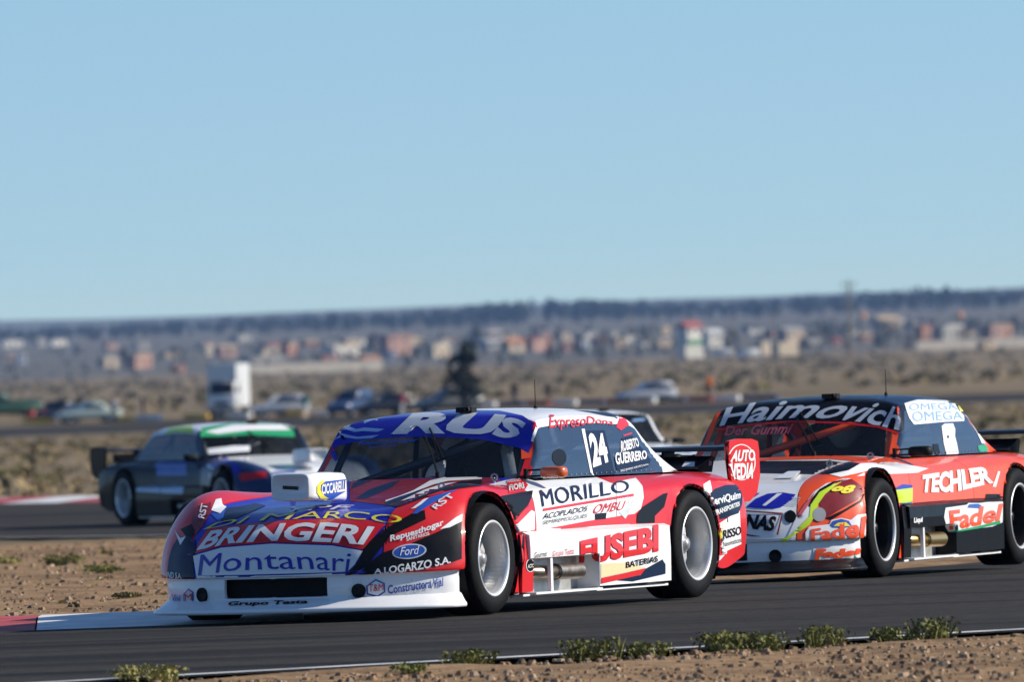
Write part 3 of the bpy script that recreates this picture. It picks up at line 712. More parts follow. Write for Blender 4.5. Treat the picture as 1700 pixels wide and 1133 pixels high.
strip('edge_line', [(x, y + .12) for x, y in NEAR], [(x, y + .36) for x, y in NEAR], 1, M['line'], .005, road)
XS = [-60,-30,-15,-8,-4,0,4,8,15,30,70]
far_track = strip('far_track', [(x, lin(Fa, Fb, x)) for x in XS], [(x, lin(Ga, Gb, x)) for x in XS], 16, M['asphalt'], 0)
strip('edge_line', [(x, lin(Fa, Fb, x) + .3) for x in XS], [(x, lin(Fa, Fb, x) + .7) for x in XS], 1, M['line'], .006, far_track)
XB = [-900,-300,-100,-40,0,40,100,300,900]
back_track = strip('back_track', [(x, 900) for x in XB], [(x, 926) for x in XB], 6, M['asphalt'], .0)
# kerbs: separate concrete blocks, red and white
def kerb(path, name, n0, blen, w, h, parent_kind):
    root = empty(name, (0, 0, 0)); tag(root, kind='structure')
    L = [0]
    for a, b in zip(path, path[1:]): L.append(L[-1] + sqrt((b[0]-a[0])**2 + (b[1]-a[1])**2))
    def pt(s):
        for k in range(len(L)-1):
            if s <= L[k+1] or k == len(L)-2:
                t = (s - L[k])/(L[k+1]-L[k]); a, b = path[k], path[k+1]; d = Vector((b[0]-a[0], b[1]-a[1])).normalized()
                return Vector((a[0]+(b[0]-a[0])*t, a[1]+(b[1]-a[1])*t)), Vector((-d.y, d.x))
    k = 0; s = 0
    while s < L[-1]:
        mb = MB(); e = min(s + blen - .012, L[-1]); rows = []
        for q in range(5):
            p, n = pt(s + (e - s)*q/4)
            rows.append([(p.x + n.x*o*w, p.y + n.y*o*w, zg(p.y + n.y*o*w) + z*h - .01) for o, z in ((0,-.6),(0,.12),(.3,.55),(.62,.9),(.8,1.0),(1.0,.72),(1.02,-.6))])
        m7 = 7; vs = [r for row in rows for r in row]
        mb.add(vs, [(i*m7+j, (i+1)*m7+j, (i+1)*m7+j+1, i*m7+j+1) for i in range(4) for j in range(6)] + [tuple(range(7)), tuple(28+j for j in range(6, -1, -1))])
        mb.build('kerb_block', M['kerb_red' if (k + n0) % 2 else 'kerb_white'], root)
        s += blen; k += 1
    return root
kerb([(-16.3,79.95),(-6,78.62),(-2.95,78.25),(-1.2,78.3)], 'kerb', 1, 1.521, 3.4, .05, None)
kerb([(x, lin(Ga, Gb, x)) for x in (-18.16, -8, 0, 9)], 'far_kerb', 1, 4.02, 1.3, .09, None)
CARS = {}
def pose(a): return math.atan2(-cos(radians(a)), -sin(radians(a)))
def car_at(key, name, loc, yaw, cols, cfg, label, decals=()):
    r, P, bvh = build_car(name, loc, pose(yaw), cols, cfg)
    tag(r, label, 'race car', 'touring cars racing on the circuit'); CARS[key] = (r, P, bvh, radians(yaw))
    return r, P, bvh
car_at('24', 'race_car', (-.41, 80, 0), 25, dict(front_fender='red', door='white', rear_fender='red', bonnet='blue', boot_lid='navy', roof='white', windscreen_pillar='red', rear_pillar='white', tail_panel='black'), dict(scoop=1, orange_mirror=1, hose=1, spin=(.4, 1.0), steer=radians(1)), 'red, white and blue race car numbered 24 leading in the foreground')
car_at('98', 'race_car', (1.895, 89.5, -.06), 20, dict(front_fender='orange_red', door='orange_red', rear_fender='orange_red', bonnet='white', boot_lid='black', roof='navy', windscreen_pillar='orange_red', rear_pillar='orange_red', skirt='black', skirt_nose='black', splitter='black', tail_panel='black', endplate='black'), dict(naca=1, dark_rims=1, cage='orange_red', brass=1, spin=(.2, .7)), 'orange red race car with white bonnet and black windscreen banner following at the right')
car_at('blue', 'race_car', (-3.07, 159, -.61), -25, dict(front_fender='deep_blue', door='navy', rear_fender='black', bonnet='white', boot_lid='black', roof='white', endplate='black', windscreen_pillar='navy', rear_pillar='navy', skirt='black', skirt_nose='black', splitter='black'), dict(scoop=1, spin=(.2, .7)), 'dark blue blurred race car with green and white roof banner at the left')
car_at('white', 'race_car', (.91, 156, -.59), -25, dict(boot_lid='white', bonnet='white'), dict(spin=(.2, .7)), 'white race car half hidden behind the roof of car 24')
# fields of colour and lettering, points in car millimetres (forward, left, up)
C = CARS
vinyl(C['24'], 'bonnet', 'dark_red', [525,-352,755,359,-364,761,388,508,754,538,612,722,1560,808,711,1737,672,680,1780,506,632,1516,195,651,1428,78,659], 0)
vinyl(C['24'], 'bonnet', 'navy', [1341,68,669,988,-11,714,655,-26,750,595,-1,756,925,102,721,1355,145,667], 1)
vinyl(C['24'], 'bonnet', 'navy', [633,-278,748,378,-346,761,376,-284,763,773,-166,736,933,-151,720], 1)
vinyl(C['24'], 'bonnet', 'white', [1435,303,657,1258,307,677,1050,296,703,800,243,732,628,202,750,325,168,764,332,389,760,529,480,749,650,324,745,796,305,730,958,317,712,1148,327,690,1307,322,671,1513,339,649], 1)
vinyl(C['24'], 'bonnet', 'navy', [1513,339,649,1307,322,671,1148,327,690,958,317,712,1069,353,698,1394,402,661,1631,435,639,1765,459,628], 1)
vinyl(C['24'], 'front_fender_l', 'black', [1780,490,630,1488,427,652,1731,666,681,1567,725,721,648,411,742,572,500,744,1284,833,720,1544,812,713,1647,762,703,1768,699,670,1839,633,642,1881,593,624], 2)
vinyl(C['24'], 'front_fender_l', 'white', [1505,431,650,1043,357,701,791,359,729,708,408,735,875,398,718,1720,693,687,1775,623,662], 3)
vinyl(C['24'], 'front_fender_l', 'royal', [1923,698,584,1862,710,623,1754,732,671,1631,794,699,1550,815,711,1711,791,668,1813,758,629,1908,719,584], 2)
vinyl(C['24'], 'front_fender_l', 'white', [1897,679,610,1790,709,660,1764,729,668,1841,717,633,1881,699,614], 3)
vinyl(C['24'], 'front_fender_l', 'red', [1751,707,677,1647,762,703,1665,776,694,1744,728,676], 3)
lettering(C['24'], 'front_fender_l', 'RST', 'silver', [1816,794,601,1738,818,634,1635,832,676], [1821,768,618,1741,781,657,1653,804,688], 4, 0.02, 0)
vinyl(C['24'], 'bonnet', 'red', [2145,-549,401,2116,-538,462,2065,-504,534,2068,-230,557,2045,11,571,2028,254,572,2029,429,566,2013,580,536,2071,565,502,2117,542,458,2173,504,399,2216,339,433,2236,-26,451,2209,-354,438], 1)
vinyl(C['24'], 'bonnet', 'white', [2143,-563,387,2215,-352,430,2242,-24,445,2221,341,425,2175,505,391,2214,470,317,2239,418,262,2282,263,262,2311,-2,262,1007,-898,203,2200,-516,262], 1)
lettering(C['24'], 'bonnet', 'BRINGERI', 'white', [2144,-539,416,2213,-289,450,2231,21,458,2219,290,443,2150,525,420], [2087,-494,519,2092,-282,544,2090,-19,553,2081,253,550,2069,534,519], 4, 0.03, 0.15)
lettering(C['24'], 'bonnet', 'Montanari', 'blue', [2210,-502,277,2277,-263,300,2302,25,304,2278,263,296,2235,441,275], [2181,-494,393,2249,-254,405,2270,-6,407,2255,237,400,2205,450,384], 4, 0.012, 0)
lettering(C['24'], 'bonnet', 'DI MARCO', 'yellow', [2057,-537,529,2043,-217,568,2030,129,574,2038,383,564,1997,662,529], [2029,-502,559,1918,-251,605,1900,68,610,1918,327,605,1960,653,573], 4, 0.008, 0.2)
lettering(C['24'], 'bonnet', 'YPF', 'white', [1903,-107,609,1841,65,618,1858,299,615], [1675,-179,636,1644,-5,640,1683,228,635], 4, 0, 0.2)
vinyl(C['24'], 'bonnet', 'black', [2172,511,391,2075,573,492,2030,601,529,2066,624,466,2187,532,303,2229,448,262,2237,424,262,2212,475,314], 2)
vinyl(C['24'], 'bonnet', 'navy', [2105,-589,435,2077,-579,485,2142,-545,412,2144,-563,385,2190,-537,262,2175,-564,262], 2)
vinyl(C['24'], 'front_fender_l', 'black', [2177,498,396,2117,542,458,2023,618,528,1925,692,585,1863,747,603,1897,767,552,1997,688,504,2082,608,455,2151,544,395,2192,503,343], 1)
vinyl(C['24'], 'front_fender_l', 'black', [2212,485,262,2199,516,285,2177,542,321,2118,598,376,2010,726,423,1870,840,486,1755,894,534,1722,905,538,1801,934,326,1870,904,308,2021,773,278,2173,562,262], 1)
vinyl(C['24'], 'front_fender_l', 'white', [1866,838,494,1754,882,554,1692,897,573,1725,907,533,1815,874,502], 2)
vinyl(C['24'], 'front_fender_l', 'black', [1177,897,660,957,881,668,747,854,674,625,840,677,730,881,646,817,896,599,993,910,545,1078,902,514,1116,899,567,1198,891,635], 1)
vinyl(C['24'], 'front_fender_l', 'white', [1065,902,494,1003,913,499,786,899,571,735,898,559,732,892,450,1042,901,444], 1)
vinyl(C['24'], 'front_fender_l', 'red', [899,903,572,783,895,602,787,899,569,1003,913,499,1065,902,494], 2)
vinyl(C['24'], 'front_fender_l', 'silver', [1966,798,384,1971,797,372,1981,790,361,1995,778,351,2013,761,343,2031,741,338,2051,720,336,2068,700,338,2082,680,343,2092,664,350,2096,653,360,2096,648,372,2091,649,384,2081,656,395,2068,669,405,2051,685,413,2032,705,418,2012,726,420,1994,747,418,1980,766,413,1971,782,406,1966,793,396], 2)
vinyl(C['24'], 'front_fender_l', 'royal', [1972,791,384,1976,790,374,1985,784,364,1998,773,355,2014,757,349,2031,739,344,2049,720,343,2065,701,344,2078,684,348,2087,670,354,2091,660,363,2091,655,372,2086,656,382,2078,662,392,2066,674,401,2050,689,407,2033,707,412,2015,726,413,1998,745,412,1985,762,408,1976,777,402,1972,786,393], 3)
lettering(C['24'], 'front_fender_l', 'Ford', 'white', [2075,684,355,1999,769,361], [2061,679,401,1985,763,408], 5, 0, 0.3)
lettering(C['24'], 'front_fender_l', 'A.LOGARZO S.A.', 'white', [2170,567,262,2084,686,263,1999,798,277,1876,900,305], [2171,569,286,2087,688,309,1989,795,325,1868,898,343], 4, 0.025, 0)
lettering(C['24'], 'front_fender_l', 'Repuesthogar', 'white', [2084,632,424,1974,746,459,1842,851,506], [2063,624,470,1956,739,503,1823,838,548], 4, 0.03, 0)
lettering(C['24'], 'front_fender_l', 'SANITARIOS', 'white', [2025,704,434,1926,800,463], [2019,699,453,1920,795,482], 4, 0.02, 0)
vinyl(C['24'], 'front_fender_r', 'navy', [1967,-822,262,1964,-804,374,1951,-785,441,1958,-748,486,2039,-619,507,2126,-568,418,2188,-543,262,2076,-705,261], 1)
vinyl(C['24'], 'front_fender_r', 'white', [1847,-588,635,1655,-652,693,1596,-646,698,1682,-599,667,1703,-563,650,1883,-514,617], 1)
vinyl(C['24'], 'front_fender_r', 'royal', [1894,-568,618,1883,-514,617,1713,-559,648,1963,-457,592,2015,-457,571], 1)
vinyl(C['24'], 'front_fender_r', 'white', [1879,-802,530,1986,-715,486,2020,-663,497,2022,-699,447], 2)
vinyl(C['24'], 'front_fender_r', 'black', [1935,-739,536,1973,-649,563,2026,-608,530,2059,-598,496,2020,-663,497], 2)
vinyl(C['24'], 'front_fender_r', 'navy', [1723,-550,644,1633,-528,647,1410,-523,660,1518,-407,649,1882,-344,612,2005,-386,578,2028,-436,566], 1)
vinyl(C['24'], 'front_fender_r', 'dark_red', [1983,-651,552,1882,-683,618,1790,-698,661,1724,-647,679,1900,-568,616,2025,-552,551,2057,-585,507], 1)  # shading of the fender top put in as a darker red
lettering(C['24'], 'front_fender_r', 'RST', 'white', [1963,-574,588,1773,-642,665], [1940,-624,596,1765,-688,672], 4, 0.02, 0)
lettering(C['24'], 'front_fender_r', 'IND S.A.', 'silver', [1966,-818,263,2127,-643,262], [1990,-802,300,2122,-646,293], 4, 0.02, 0)
vinyl(C['24'], 'windscreen', 'blue', [171,-646,925,130,-634,990,96,-620,1039,24,-589,1076,-126,-508,1106,-367,-353,1131,-335,-67,1139,-192,269,1129,-19,492,1099,82,617,1049,149,636,961,207,628,889,197,576,914,178,346,968,170,120,989,159,-154,998,146,-430,989,153,-599,959], 0)
lettering(C['24'], 'windscreen', 'RUS', 'silver', [136,-270,1012,148,-24,1010,151,228,1002,159,427,977,154,567,963], [-309,-416,1125,-176,-128,1131,-72,182,1121,-5,391,1104,68,557,1059], 3, 0.05, 0.22)
vinyl(C['24'], 'windscreen', 'sky', [95,-619,1041,55,-579,1068,77,-515,1050,71,-464,1057,92,-328,1045,107,-366,1030,94,-463,1037,96,-516,1033,81,-576,1049], 2)
vinyl(C['24'], 'windscreen', 'sky', [128,-633,994,103,-594,1029,111,-545,1016,124,-485,1006,127,-344,1014,144,-386,995,135,-489,994,122,-550,1003,117,-587,1009], 2)
vinyl(C['24'], 'windscreen', 'sky', [-59,-532,1097,-76,-396,1113,10,-446,1096,38,-483,1079], 2)
lettering(C['24'], 'windscreen', 'Repuesthogar', 'royal', [182,-459,950,202,-72,962], [149,-465,982,173,-67,988], 3, 0.03, 0.2)
lettering(C['24'], 'windscreen', 'SANITARIOS', 'royal', [210,-370,937,220,-199,942], [196,-376,948,207,-203,954], 3, 0.02, 0)
vinyl(C['24'], 'windscreen_pillar_l', 'orange_red', [201,580,909,211,630,884,163,642,937,231,654,858,257,606,852], 1)
vinyl(C['24'], 'windscreen_pillar_l', 'white', [96,624,1032,84,631,1022,157,638,947,155,623,953], 2)
vinyl(C['24'], 'door_l', 'red', [526,636,737,327,639,743,531,768,708,780,856,675,1041,882,672], 1)
lettering(C['24'], 'door_l', 'MARIANO', 'white', [646,694,721,517,714,725], [547,644,734,386,653,741], 4, 0.02, 0)
lettering(C['24'], 'door_l', 'FIORI', 'white', [996,864,683,703,825,688], [721,737,711,521,733,720], 4, 0.04, 0)
lettering(C['24'], 'door_l', 'MORILLO', 'navy', [623,892,585,250,883,600,-147,876,617,-626,871,637], [525,834,675,112,805,685,-363,780,696,-789,787,698], 4, 0.012, 0)
vinyl(C['24'], 'door_l', 'red', [614,893,574,-5,883,599,-654,879,625,-652,884,612,5,886,585,618,895,560], 2)
lettering(C['24'], 'door_l', 'CONCESIONARIO OFICIAL', 'pink', [-160,883,594,-639,885,606], [-169,880,607,-647,882,617], 5, 0, 0)
lettering(C['24'], 'door_l', 'ACOPLADOS', 'black', [644,899,514,24,894,544], [623,897,546,-2,889,574], 4, 0.004, 0.15)
lettering(C['24'], 'door_l', 'SEMIREMOLQUES', 'black', [655,901,480,35,897,505], [640,900,505,24,895,529], 4, 0, 0.15)
lettering(C['24'], 'door_l', 'OMBU', 'red', [-48,895,527,-484,895,536], [-107,887,578,-527,886,588], 4, 0.015, 0.3)
vinyl(C['24'], 'door_l', 'red', [735,892,451,39,898,487,-575,899,509,-633,903,454,-161,899,457,733,891,450], 1)
vinyl(C['24'], 'door_l', 'black', [-86,895,526,-240,894,527,-219,897,492,-77,898,491], 3)
vinyl(C['24'], 'door_l', 'silver', [-405,895,524,-539,893,553,-634,887,598,-584,896,541,-484,898,485], 3)
vinyl(C['24'], 'rear_fender_l', 'white', [-625,789,694,-944,768,710,-840,855,663,-765,893,600,-702,901,537,-612,900,510,-375,896,504], 1)
vinyl(C['24'], 'rear_fender_l', 'black', [-728,901,547,-1014,903,614,-1073,906,618,-996,915,539,-867,912,490,-861,913,452,-633,903,454,-652,901,507], 2)
vinyl(C['24'], 'rear_fender_l', 'white', [-1561,913,653,-1722,885,674,-1658,923,622,-1675,915,520,-1656,915,540,-1571,913,607], 1)
vinyl(C['24'], 'rear_fender_l', 'navy', [-1628,927,603,-1713,920,625,-1883,904,640,-2122,867,637,-2200,860,609,-2168,887,569,-2127,900,521,-2045,912,473,-1704,922,438,-1724,913,424,-1704,915,464,-1675,915,520], 2)
lettering(C['24'], 'rear_fender_l', 'ServiQuim', 'white', [-1676,915,519,-2103,900,551], [-1616,917,574,-2143,884,600], 4, 0.03, 0.2)
lettering(C['24'], 'rear_fender_l', 'TRANSPORTES', 'white', [-1702,915,468,-2073,907,516], [-1688,914,500,-2082,903,541], 4, 0.03, 0)
vinyl(C['24'], 'rear_fender_l', 'white', [-1727,913,412,-1872,924,453,-2076,908,488,-2102,899,292,-1730,907,236,-1740,909,290], 1)
lettering(C['24'], 'rear_fender_l', 'RISSO', 'black', [-1785,925,328,-2082,907,349], [-1785,927,382,-2074,911,399], 4, 0.02, 0)
lettering(C['24'], 'rear_fender_l', 'Neumaticos', 'black', [-1780,924,285,-2091,902,305], [-1779,925,312,-2085,905,334], 4, 0, 0.1)
vinyl(C['24'], 'rear_fender_l', 'yellow', [-1728,916,409,-1781,928,418,-1764,926,334,-1740,911,324], 3)
vinyl(C['24'], 'rear_fender_l', 'white', [-1729,907,232,-1811,920,239,-1703,910,184,-1703,908,175], 3)
vinyl(C['24'], 'endplate_l', 'white', [-2538,815,762,-2531,815,738,-2514,815,716,-2488,815,696,-2454,815,680,-2415,815,668,-2371,815,662,-2326,815,660,-2281,815,664,-2239,815,673,-2202,815,687,-2180,811,704,-2175,803,725,-2170,800,747,-2164,801,771,-2160,806,795,-2158,814,817,-2183,815,837,-2216,815,853,-2255,815,865,-2299,815,871,-2344,815,873,-2389,815,869,-2431,815,860,-2469,815,847,-2499,815,829,-2522,815,808,-2535,815,785], 0)
vinyl(C['24'], 'endplate_l', 'red', [-2522,815,762,-2515,815,740,-2500,815,718,-2476,815,700,-2445,815,685,-2408,815,673,-2368,815,667,-2326,815,665,-2285,815,669,-2246,815,678,-2212,815,690,-2184,815,707,-2175,810,727,-2170,807,748,-2164,808,771,-2160,813,793,-2171,815,814,-2195,815,833,-2226,815,848,-2262,815,860,-2302,815,866,-2344,815,868,-2385,815,864,-2424,815,856,-2458,815,843,-2487,815,826,-2507,815,806,-2519,815,785], 1)
lettering(C['24'], 'endplate_l', 'AUTO', 'white', [-2165,815,773,-2533,815,769], [-2213,815,840,-2523,815,838], 3, 0.04, 0.1)
lettering(C['24'], 'endplate_l', 'VEDIA', 'white', [-2188,813,668,-2482,815,667], [-2166,812,762,-2527,815,760], 3, 0.04, 0)
vinyl(C['24'], 'endplate_l', 'black', [-2171,790,880,-2169,814,879,-2162,795,782,-2195,790,652,-2195,790,653], 0)
lettering(C['24'], 'roof', 'ExpresoDona', 'red', [-40,642,996,-223,639,1007,-379,645,996,-575,634,1016,-777,626,1020,-964,624,1009], [-225,569,1095,-310,602,1085,-477,603,1085,-651,602,1079,-834,601,1064,-1021,599,1049], 3, 0.006, 0)
vinyl(C['24'], 'roof', 'red', [-1009,623,1007,-1224,553,1064,-1236,579,1052,-1241,601,1016,-1056,631,985], 1)
vinyl(C['24'], 'roof', 'navy', [-725,490,1116,-1194,486,1090,-1217,538,1071,-1224,552,1065,-1124,586,1060,-992,585,1070,-844,547,1095], 1)
vinyl(C['24'], 'rear_pillar_l', 'red', [-1052,644,959,-1210,629,971,-1204,634,963,-1064,646,952], 1)
vinyl(C['24'], 'side_window_l', 'navy', [-531,644,996,-816,638,993,-790,664,930,-797,703,737,-523,702,738,-482,692,829], 0)
lettering(C['24'], 'side_window_l', '24', 'white', [-505,698,784,-740,694,813], [-554,649,981,-777,646,975], 3, 0.05, 0)
vinyl(C['24'], 'side_window_l', 'white', [-496,639,1007,-538,639,1007,-499,702,738,-469,702,738], 1)
vinyl(C['24'], 'side_window_l', 'black', [-173,687,857,-167,689,843,-155,691,830,-136,693,819,-113,694,811,-86,695,806,-59,695,805,-33,694,808,-10,693,815,7,692,825,17,690,837,20,687,850,14,685,864,0,682,877,-21,680,888,-46,678,896,-74,677,901,-101,676,902,-127,677,899,-147,679,892,-163,682,882,-172,684,870], 1)
vinyl(C['24'], 'rear_pillar_l', 'navy', [-1015,653,941,-1186,640,953,-1340,684,808,-1280,694,769,-1187,698,758,-946,701,751,-826,700,762,-823,690,831,-939,680,867], 2)
lettering(C['24'], 'rear_pillar_l', 'ROBERTO', 'white', [-928,682,860,-1227,665,888], [-981,660,925,-1253,641,939], 4, 0.03, 0)
lettering(C['24'], 'rear_pillar_l', 'GUERRERO', 'white', [-824,696,790,-1283,685,815], [-840,683,861,-1308,670,863], 4, 0.03, 0)
lettering(C['24'], 'rear_pillar_l', 'MAQUINARIAS AGROPECUARIAS', 'white', [-870,702,747,-1281,693,777], [-875,700,762,-1280,691,788], 4, 0.02, 0)
vinyl(C['24'], 'rear_pillar_l', 'red', [-1099,703,735,-1261,701,734,-1402,696,741,-1452,695,733,-1128,702,735], 1)
lettering(C['24'], 'mirror_l', 'EL TURCO', 'white', [367,789,745,333,867,742], [387,798,756,387,892,757], 2, 0.03, 0.2)
lettering(C['24'], 'skirt_front_l', 'Grupo Testa', 'pink', [606,937,295,344,950,299], [642,956,333,353,956,343], 3, 0, 0.1)
lettering(C['24'], 'skirt_front_l', 'Gourmet', 'black', [889,955,302,719,955,307], [887,956,333,717,956,337], 3, 0, 0.2)
vinyl(C['24'], 'skirt_front_l', 'red', [553,935,295,307,935,295,307,935,295,553,935,295], 3)
lettering(C['24'], 'skirt_rear_l', 'FUSEBI', 'red', [0,827,248,-72,955,250,-431,955,271,-800,956,287], [267,955,381,-89,953,402,-450,952,421,-861,934,439], 4, 0.05, 0)
vinyl(C['24'], 'skirt_rear_l', 'cream', [-11,955,242,-353,955,237,-634,954,198,-325,953,179,-8,953,161], 1)
vinyl(C['24'], 'skirt_rear_l', 'red', [-8,953,159,-325,953,177,-624,954,196,-556,953,161,-7,952,127], 2)
vinyl(C['24'], 'skirt_rear_l', 'navy', [-221,953,140,-555,953,159,-624,954,194,-856,955,240,-899,954,209,-897,953,156,-451,952,127], 2)
lettering(C['24'], 'skirt_rear_l', 'BATERIAS', 'black', [-346,954,205,-791,954,229], [-348,955,241,-792,955,264], 4, 0.02, 0)
vinyl(C['24'], 'skirt_nose_l', 'white', [860,938,259,860,937,248,860,935,239,869,936,231,883,936,226,898,936,223,915,936,224,931,936,227,944,936,233,955,937,242,962,937,252,965,938,263,963,939,273,957,939,283,946,939,290,933,940,296,917,940,298,901,940,298,885,940,294,871,939,288,860,939,280,860,938,270], 1)
vinyl(C['24'], 'skirt_nose_l', 'black', [860,937,259,860,936,250,865,937,241,874,937,234,886,936,230,900,936,227,914,936,228,928,936,231,940,937,236,949,937,244,955,938,253,958,938,262,956,939,272,950,939,280,941,939,287,929,940,292,916,940,294,902,940,294,888,940,291,876,939,285,866,939,278,860,938,269], 2)
lettering(C['24'], 'skirt_nose_l', 'ACTC', 'white', [942,937,246,868,937,248], [943,938,267,868,938,269], 3, 0.02, 0)
vinyl(C['24'], 'skirt_nose_l', 'black', [1005,876,443,954,930,435,987,940,296,874,842,103,865,803,100], 1)
vinyl(C['24'], 'front_bumper', 'royal', [2183,523,196,2154,569,232,2127,611,207,2124,610,158,2145,572,131,2178,521,149], 1)
vinyl(C['24'], 'front_bumper', 'white', [2179,530,193,2154,569,222,2132,605,202,2129,604,162,2147,572,141,2175,529,155], 2)
lettering(C['24'], 'front_bumper', 'T&M', 'red', [2174,533,163,2131,602,167], [2176,535,204,2132,604,205], 4, 0.01, 0)
lettering(C['24'], 'front_bumper', 'Constructora Vial', 'royal', [2114,621,146,2006,750,163,1887,853,178], [2119,622,194,2006,752,214,1885,854,226], 4, 0.02, 0)
vinyl(C['24'], 'front_bumper', 'royal', [2086,-663,172,2133,-603,207,2162,-559,186,2147,-568,128,2115,-614,128,2071,-672,133], 1)
vinyl(C['24'], 'front_bumper', 'silver', [2094,-653,170,2133,-603,197,2155,-569,181,2142,-578,132,2115,-614,128,2082,-660,138], 2)
lettering(C['24'], 'front_bumper', 'M', 'red', [2090,-650,136,2143,-578,141], [2104,-641,176,2154,-571,179], 4, 0.03, 0)
lettering(C['24'], 'front_bumper', 'Vial', 'royal', [1941,-805,132,2046,-697,128], [1967,-790,174,2066,-686,170], 4, 0.02, 0)
lettering(C['24'], 'splitter', 'Grupo Testa', 'black', [2345,-257,99,2376,3,99,2346,239,101], [2291,-282,127,2328,-19,127,2308,215,128], 3, 0.03, 0.2)
vinyl(C['24'], 'bonnet_scoop', 'royal', [1894,119,779,1541,109,786,1557,110,716,1712,105,678,1778,99,677,1886,117,700], 1)
vinyl(C['24'], 'bonnet_scoop', 'yellow', [1875,119,788,1938,119,758,1939,118,718,1881,112,688,1781,94,675,1775,111,686,1854,118,704,1898,119,734,1892,120,762,1830,119,780], 2)
lettering(C['24'], 'bonnet_scoop', 'CICCARELLI', 'white', [1888,119,709,1563,110,718], [1886,120,765,1551,110,780], 4, 0.03, 0)
vinyl(C['24'], 'bonnet_scoop', 'dark_grey', [2012,-54,766,2012,42,759,2012,41,739,2012,-55,746], 1)
vinyl(C['24'], 'boot_spoiler', 'white', [-2059,557,751,-2161,534,779,-2155,599,778,-2057,639,750], 1)
vinyl(C['24'], 'boot_spoiler', 'silver', [-2206,660,751,-2215,660,781,-2290,660,778,-2280,660,757], 1)
vinyl(C['98'], 'windscreen', 'black', [147,-595,969,32,-549,1081,-263,-489,1116,-548,-122,1142,-184,330,1126,8,577,1080,-56,614,1057,145,673,912,187,656,901,176,510,949,172,247,981,162,-85,997,157,-350,987], 0)
lettering(C['98'], 'windscreen', 'Haimovich', 'silver', [148,-570,970,153,-352,990,150,-88,1007,161,178,996,175,418,963,183,655,906], [3,-566,1084,-136,-340,1122,-50,-20,1121,-4,324,1107,26,511,1086,39,625,1036], 3, 0.02, 0)
vinyl(C['98'], 'windscreen', 'red', [160,-589,952,164,-348,980,167,-83,992,178,249,976,180,511,944,190,657,896,203,654,884,192,515,931,191,253,964,180,-79,981,177,-344,969,174,-582,938], 1)
lettering(C['98'], 'windscreen', 'Der Gummi', 'pink', [217,-511,909,266,-52,906], [153,-527,970,185,-51,977], 3, 0.02, 0.2)
vinyl(C['98'], 'bonnet', 'orange_red', [341,-249,763,312,221,763,331,619,734,729,807,695,729,799,697,632,329,746,637,-148,750], 1)
vinyl(C['98'], 'bonnet', 'black', [682,-139,746,729,361,735,1477,820,721,1662,804,684,1777,713,665,1262,58,679], 1)
vinyl(C['98'], 'bonnet', 'blue', [2183,298,480,2111,337,529,2052,395,557,2027,485,562,2024,571,547,2061,558,516,2125,508,472,2156,462,464,2181,365,470], 1)
vinyl(C['98'], 'bonnet', 'white', [2157,393,486,2046,456,555,2037,489,556,2156,415,482], 2)
vinyl(C['98'], 'bonnet', 'blue', [2126,264,526,2057,277,560,2043,343,563,2094,324,540,2126,285,524], 1)
vinyl(C['98'], 'bonnet', 'silver', [2163,276,500,2144,283,512,2161,293,499,2185,283,480], 1)
vinyl(C['98'], 'bonnet', 'silver', [2032,563,542,2018,611,537,2022,609,533,2037,561,538], 1)
vinyl(C['98'], 'bonnet', 'silver', [2048,556,530,2030,608,526,2034,605,522,2053,554,526], 1)
vinyl(C['98'], 'bonnet', 'silver', [2063,548,519,2041,604,514,2046,602,510,2068,546,515], 1)
vinyl(C['98'], 'bonnet', 'silver', [2078,540,507,2053,600,502,2057,598,499,2082,537,504], 1)
vinyl(C['98'], 'bonnet', 'silver', [2092,531,496,2064,597,491,2061,595,487,2097,529,492], 1)
vinyl(C['98'], 'bonnet', 'silver', [2107,523,485,2064,588,479,2078,591,475,2111,521,481], 1)
lettering(C['98'], 'bonnet', 'NAS', 'black', [2257,303,352,2237,394,335,2207,483,321], [2220,307,437,2203,407,427,2173,491,415], 4, 0.05, 0.15)
vinyl(C['98'], 'bonnet', 'dark_red', [2204,289,460,2142,523,436,2200,506,301,2205,497,302,2152,514,428,2211,291,452], 2)
vinyl(C['98'], 'bonnet', 'dark_red', [2265,304,317,2240,408,295,2253,363,296,2267,305,307], 2)
vinyl(C['98'], 'bonnet', 'black', [2112,598,410,2117,598,398,2123,595,388,2130,590,380,2136,583,374,2142,574,372,2148,565,372,2151,556,376,2154,548,382,2154,541,391,2152,536,401,2149,534,412,2143,534,423,2136,536,433,2128,541,442,2120,548,447,2114,556,450,2109,566,450,2106,575,446,2105,584,440,2106,591,431,2108,596,421], 3)
vinyl(C['98'], 'bonnet', 'lime', [2223,463,262,2199,512,262,2159,584,304,2116,627,356,2067,669,406,2028,668,479,1947,703,556,1867,755,593,1790,800,614,1856,772,588,1935,734,541,1995,707,483,2045,696,405,2085,673,354,2141,603,303,2183,550,262], 3)
vinyl(C['98'], 'bonnet', 'black', [2041,657,471,2009,663,512,1932,699,575,1838,753,617,1742,820,631,1839,767,606,1933,717,560,1994,686,511,2039,665,466], 2)
vinyl(C['98'], 'bonnet', 'pink', [2112,599,409,2045,636,487,1956,679,563,2030,659,486,2098,623,409], 2)
vinyl(C['98'], 'front_fender_l', 'grey', [1990,753,415,1996,753,403,2003,750,392,2012,744,383,2021,737,377,2030,728,374,2039,718,374,2046,709,378,2050,700,385,2052,693,395,2052,688,406,2048,686,419,2042,686,431,2034,689,442,2024,694,451,2014,701,457,2005,710,460,1997,720,460,1990,729,456,1987,738,449,1985,745,439,1986,750,428], 4)
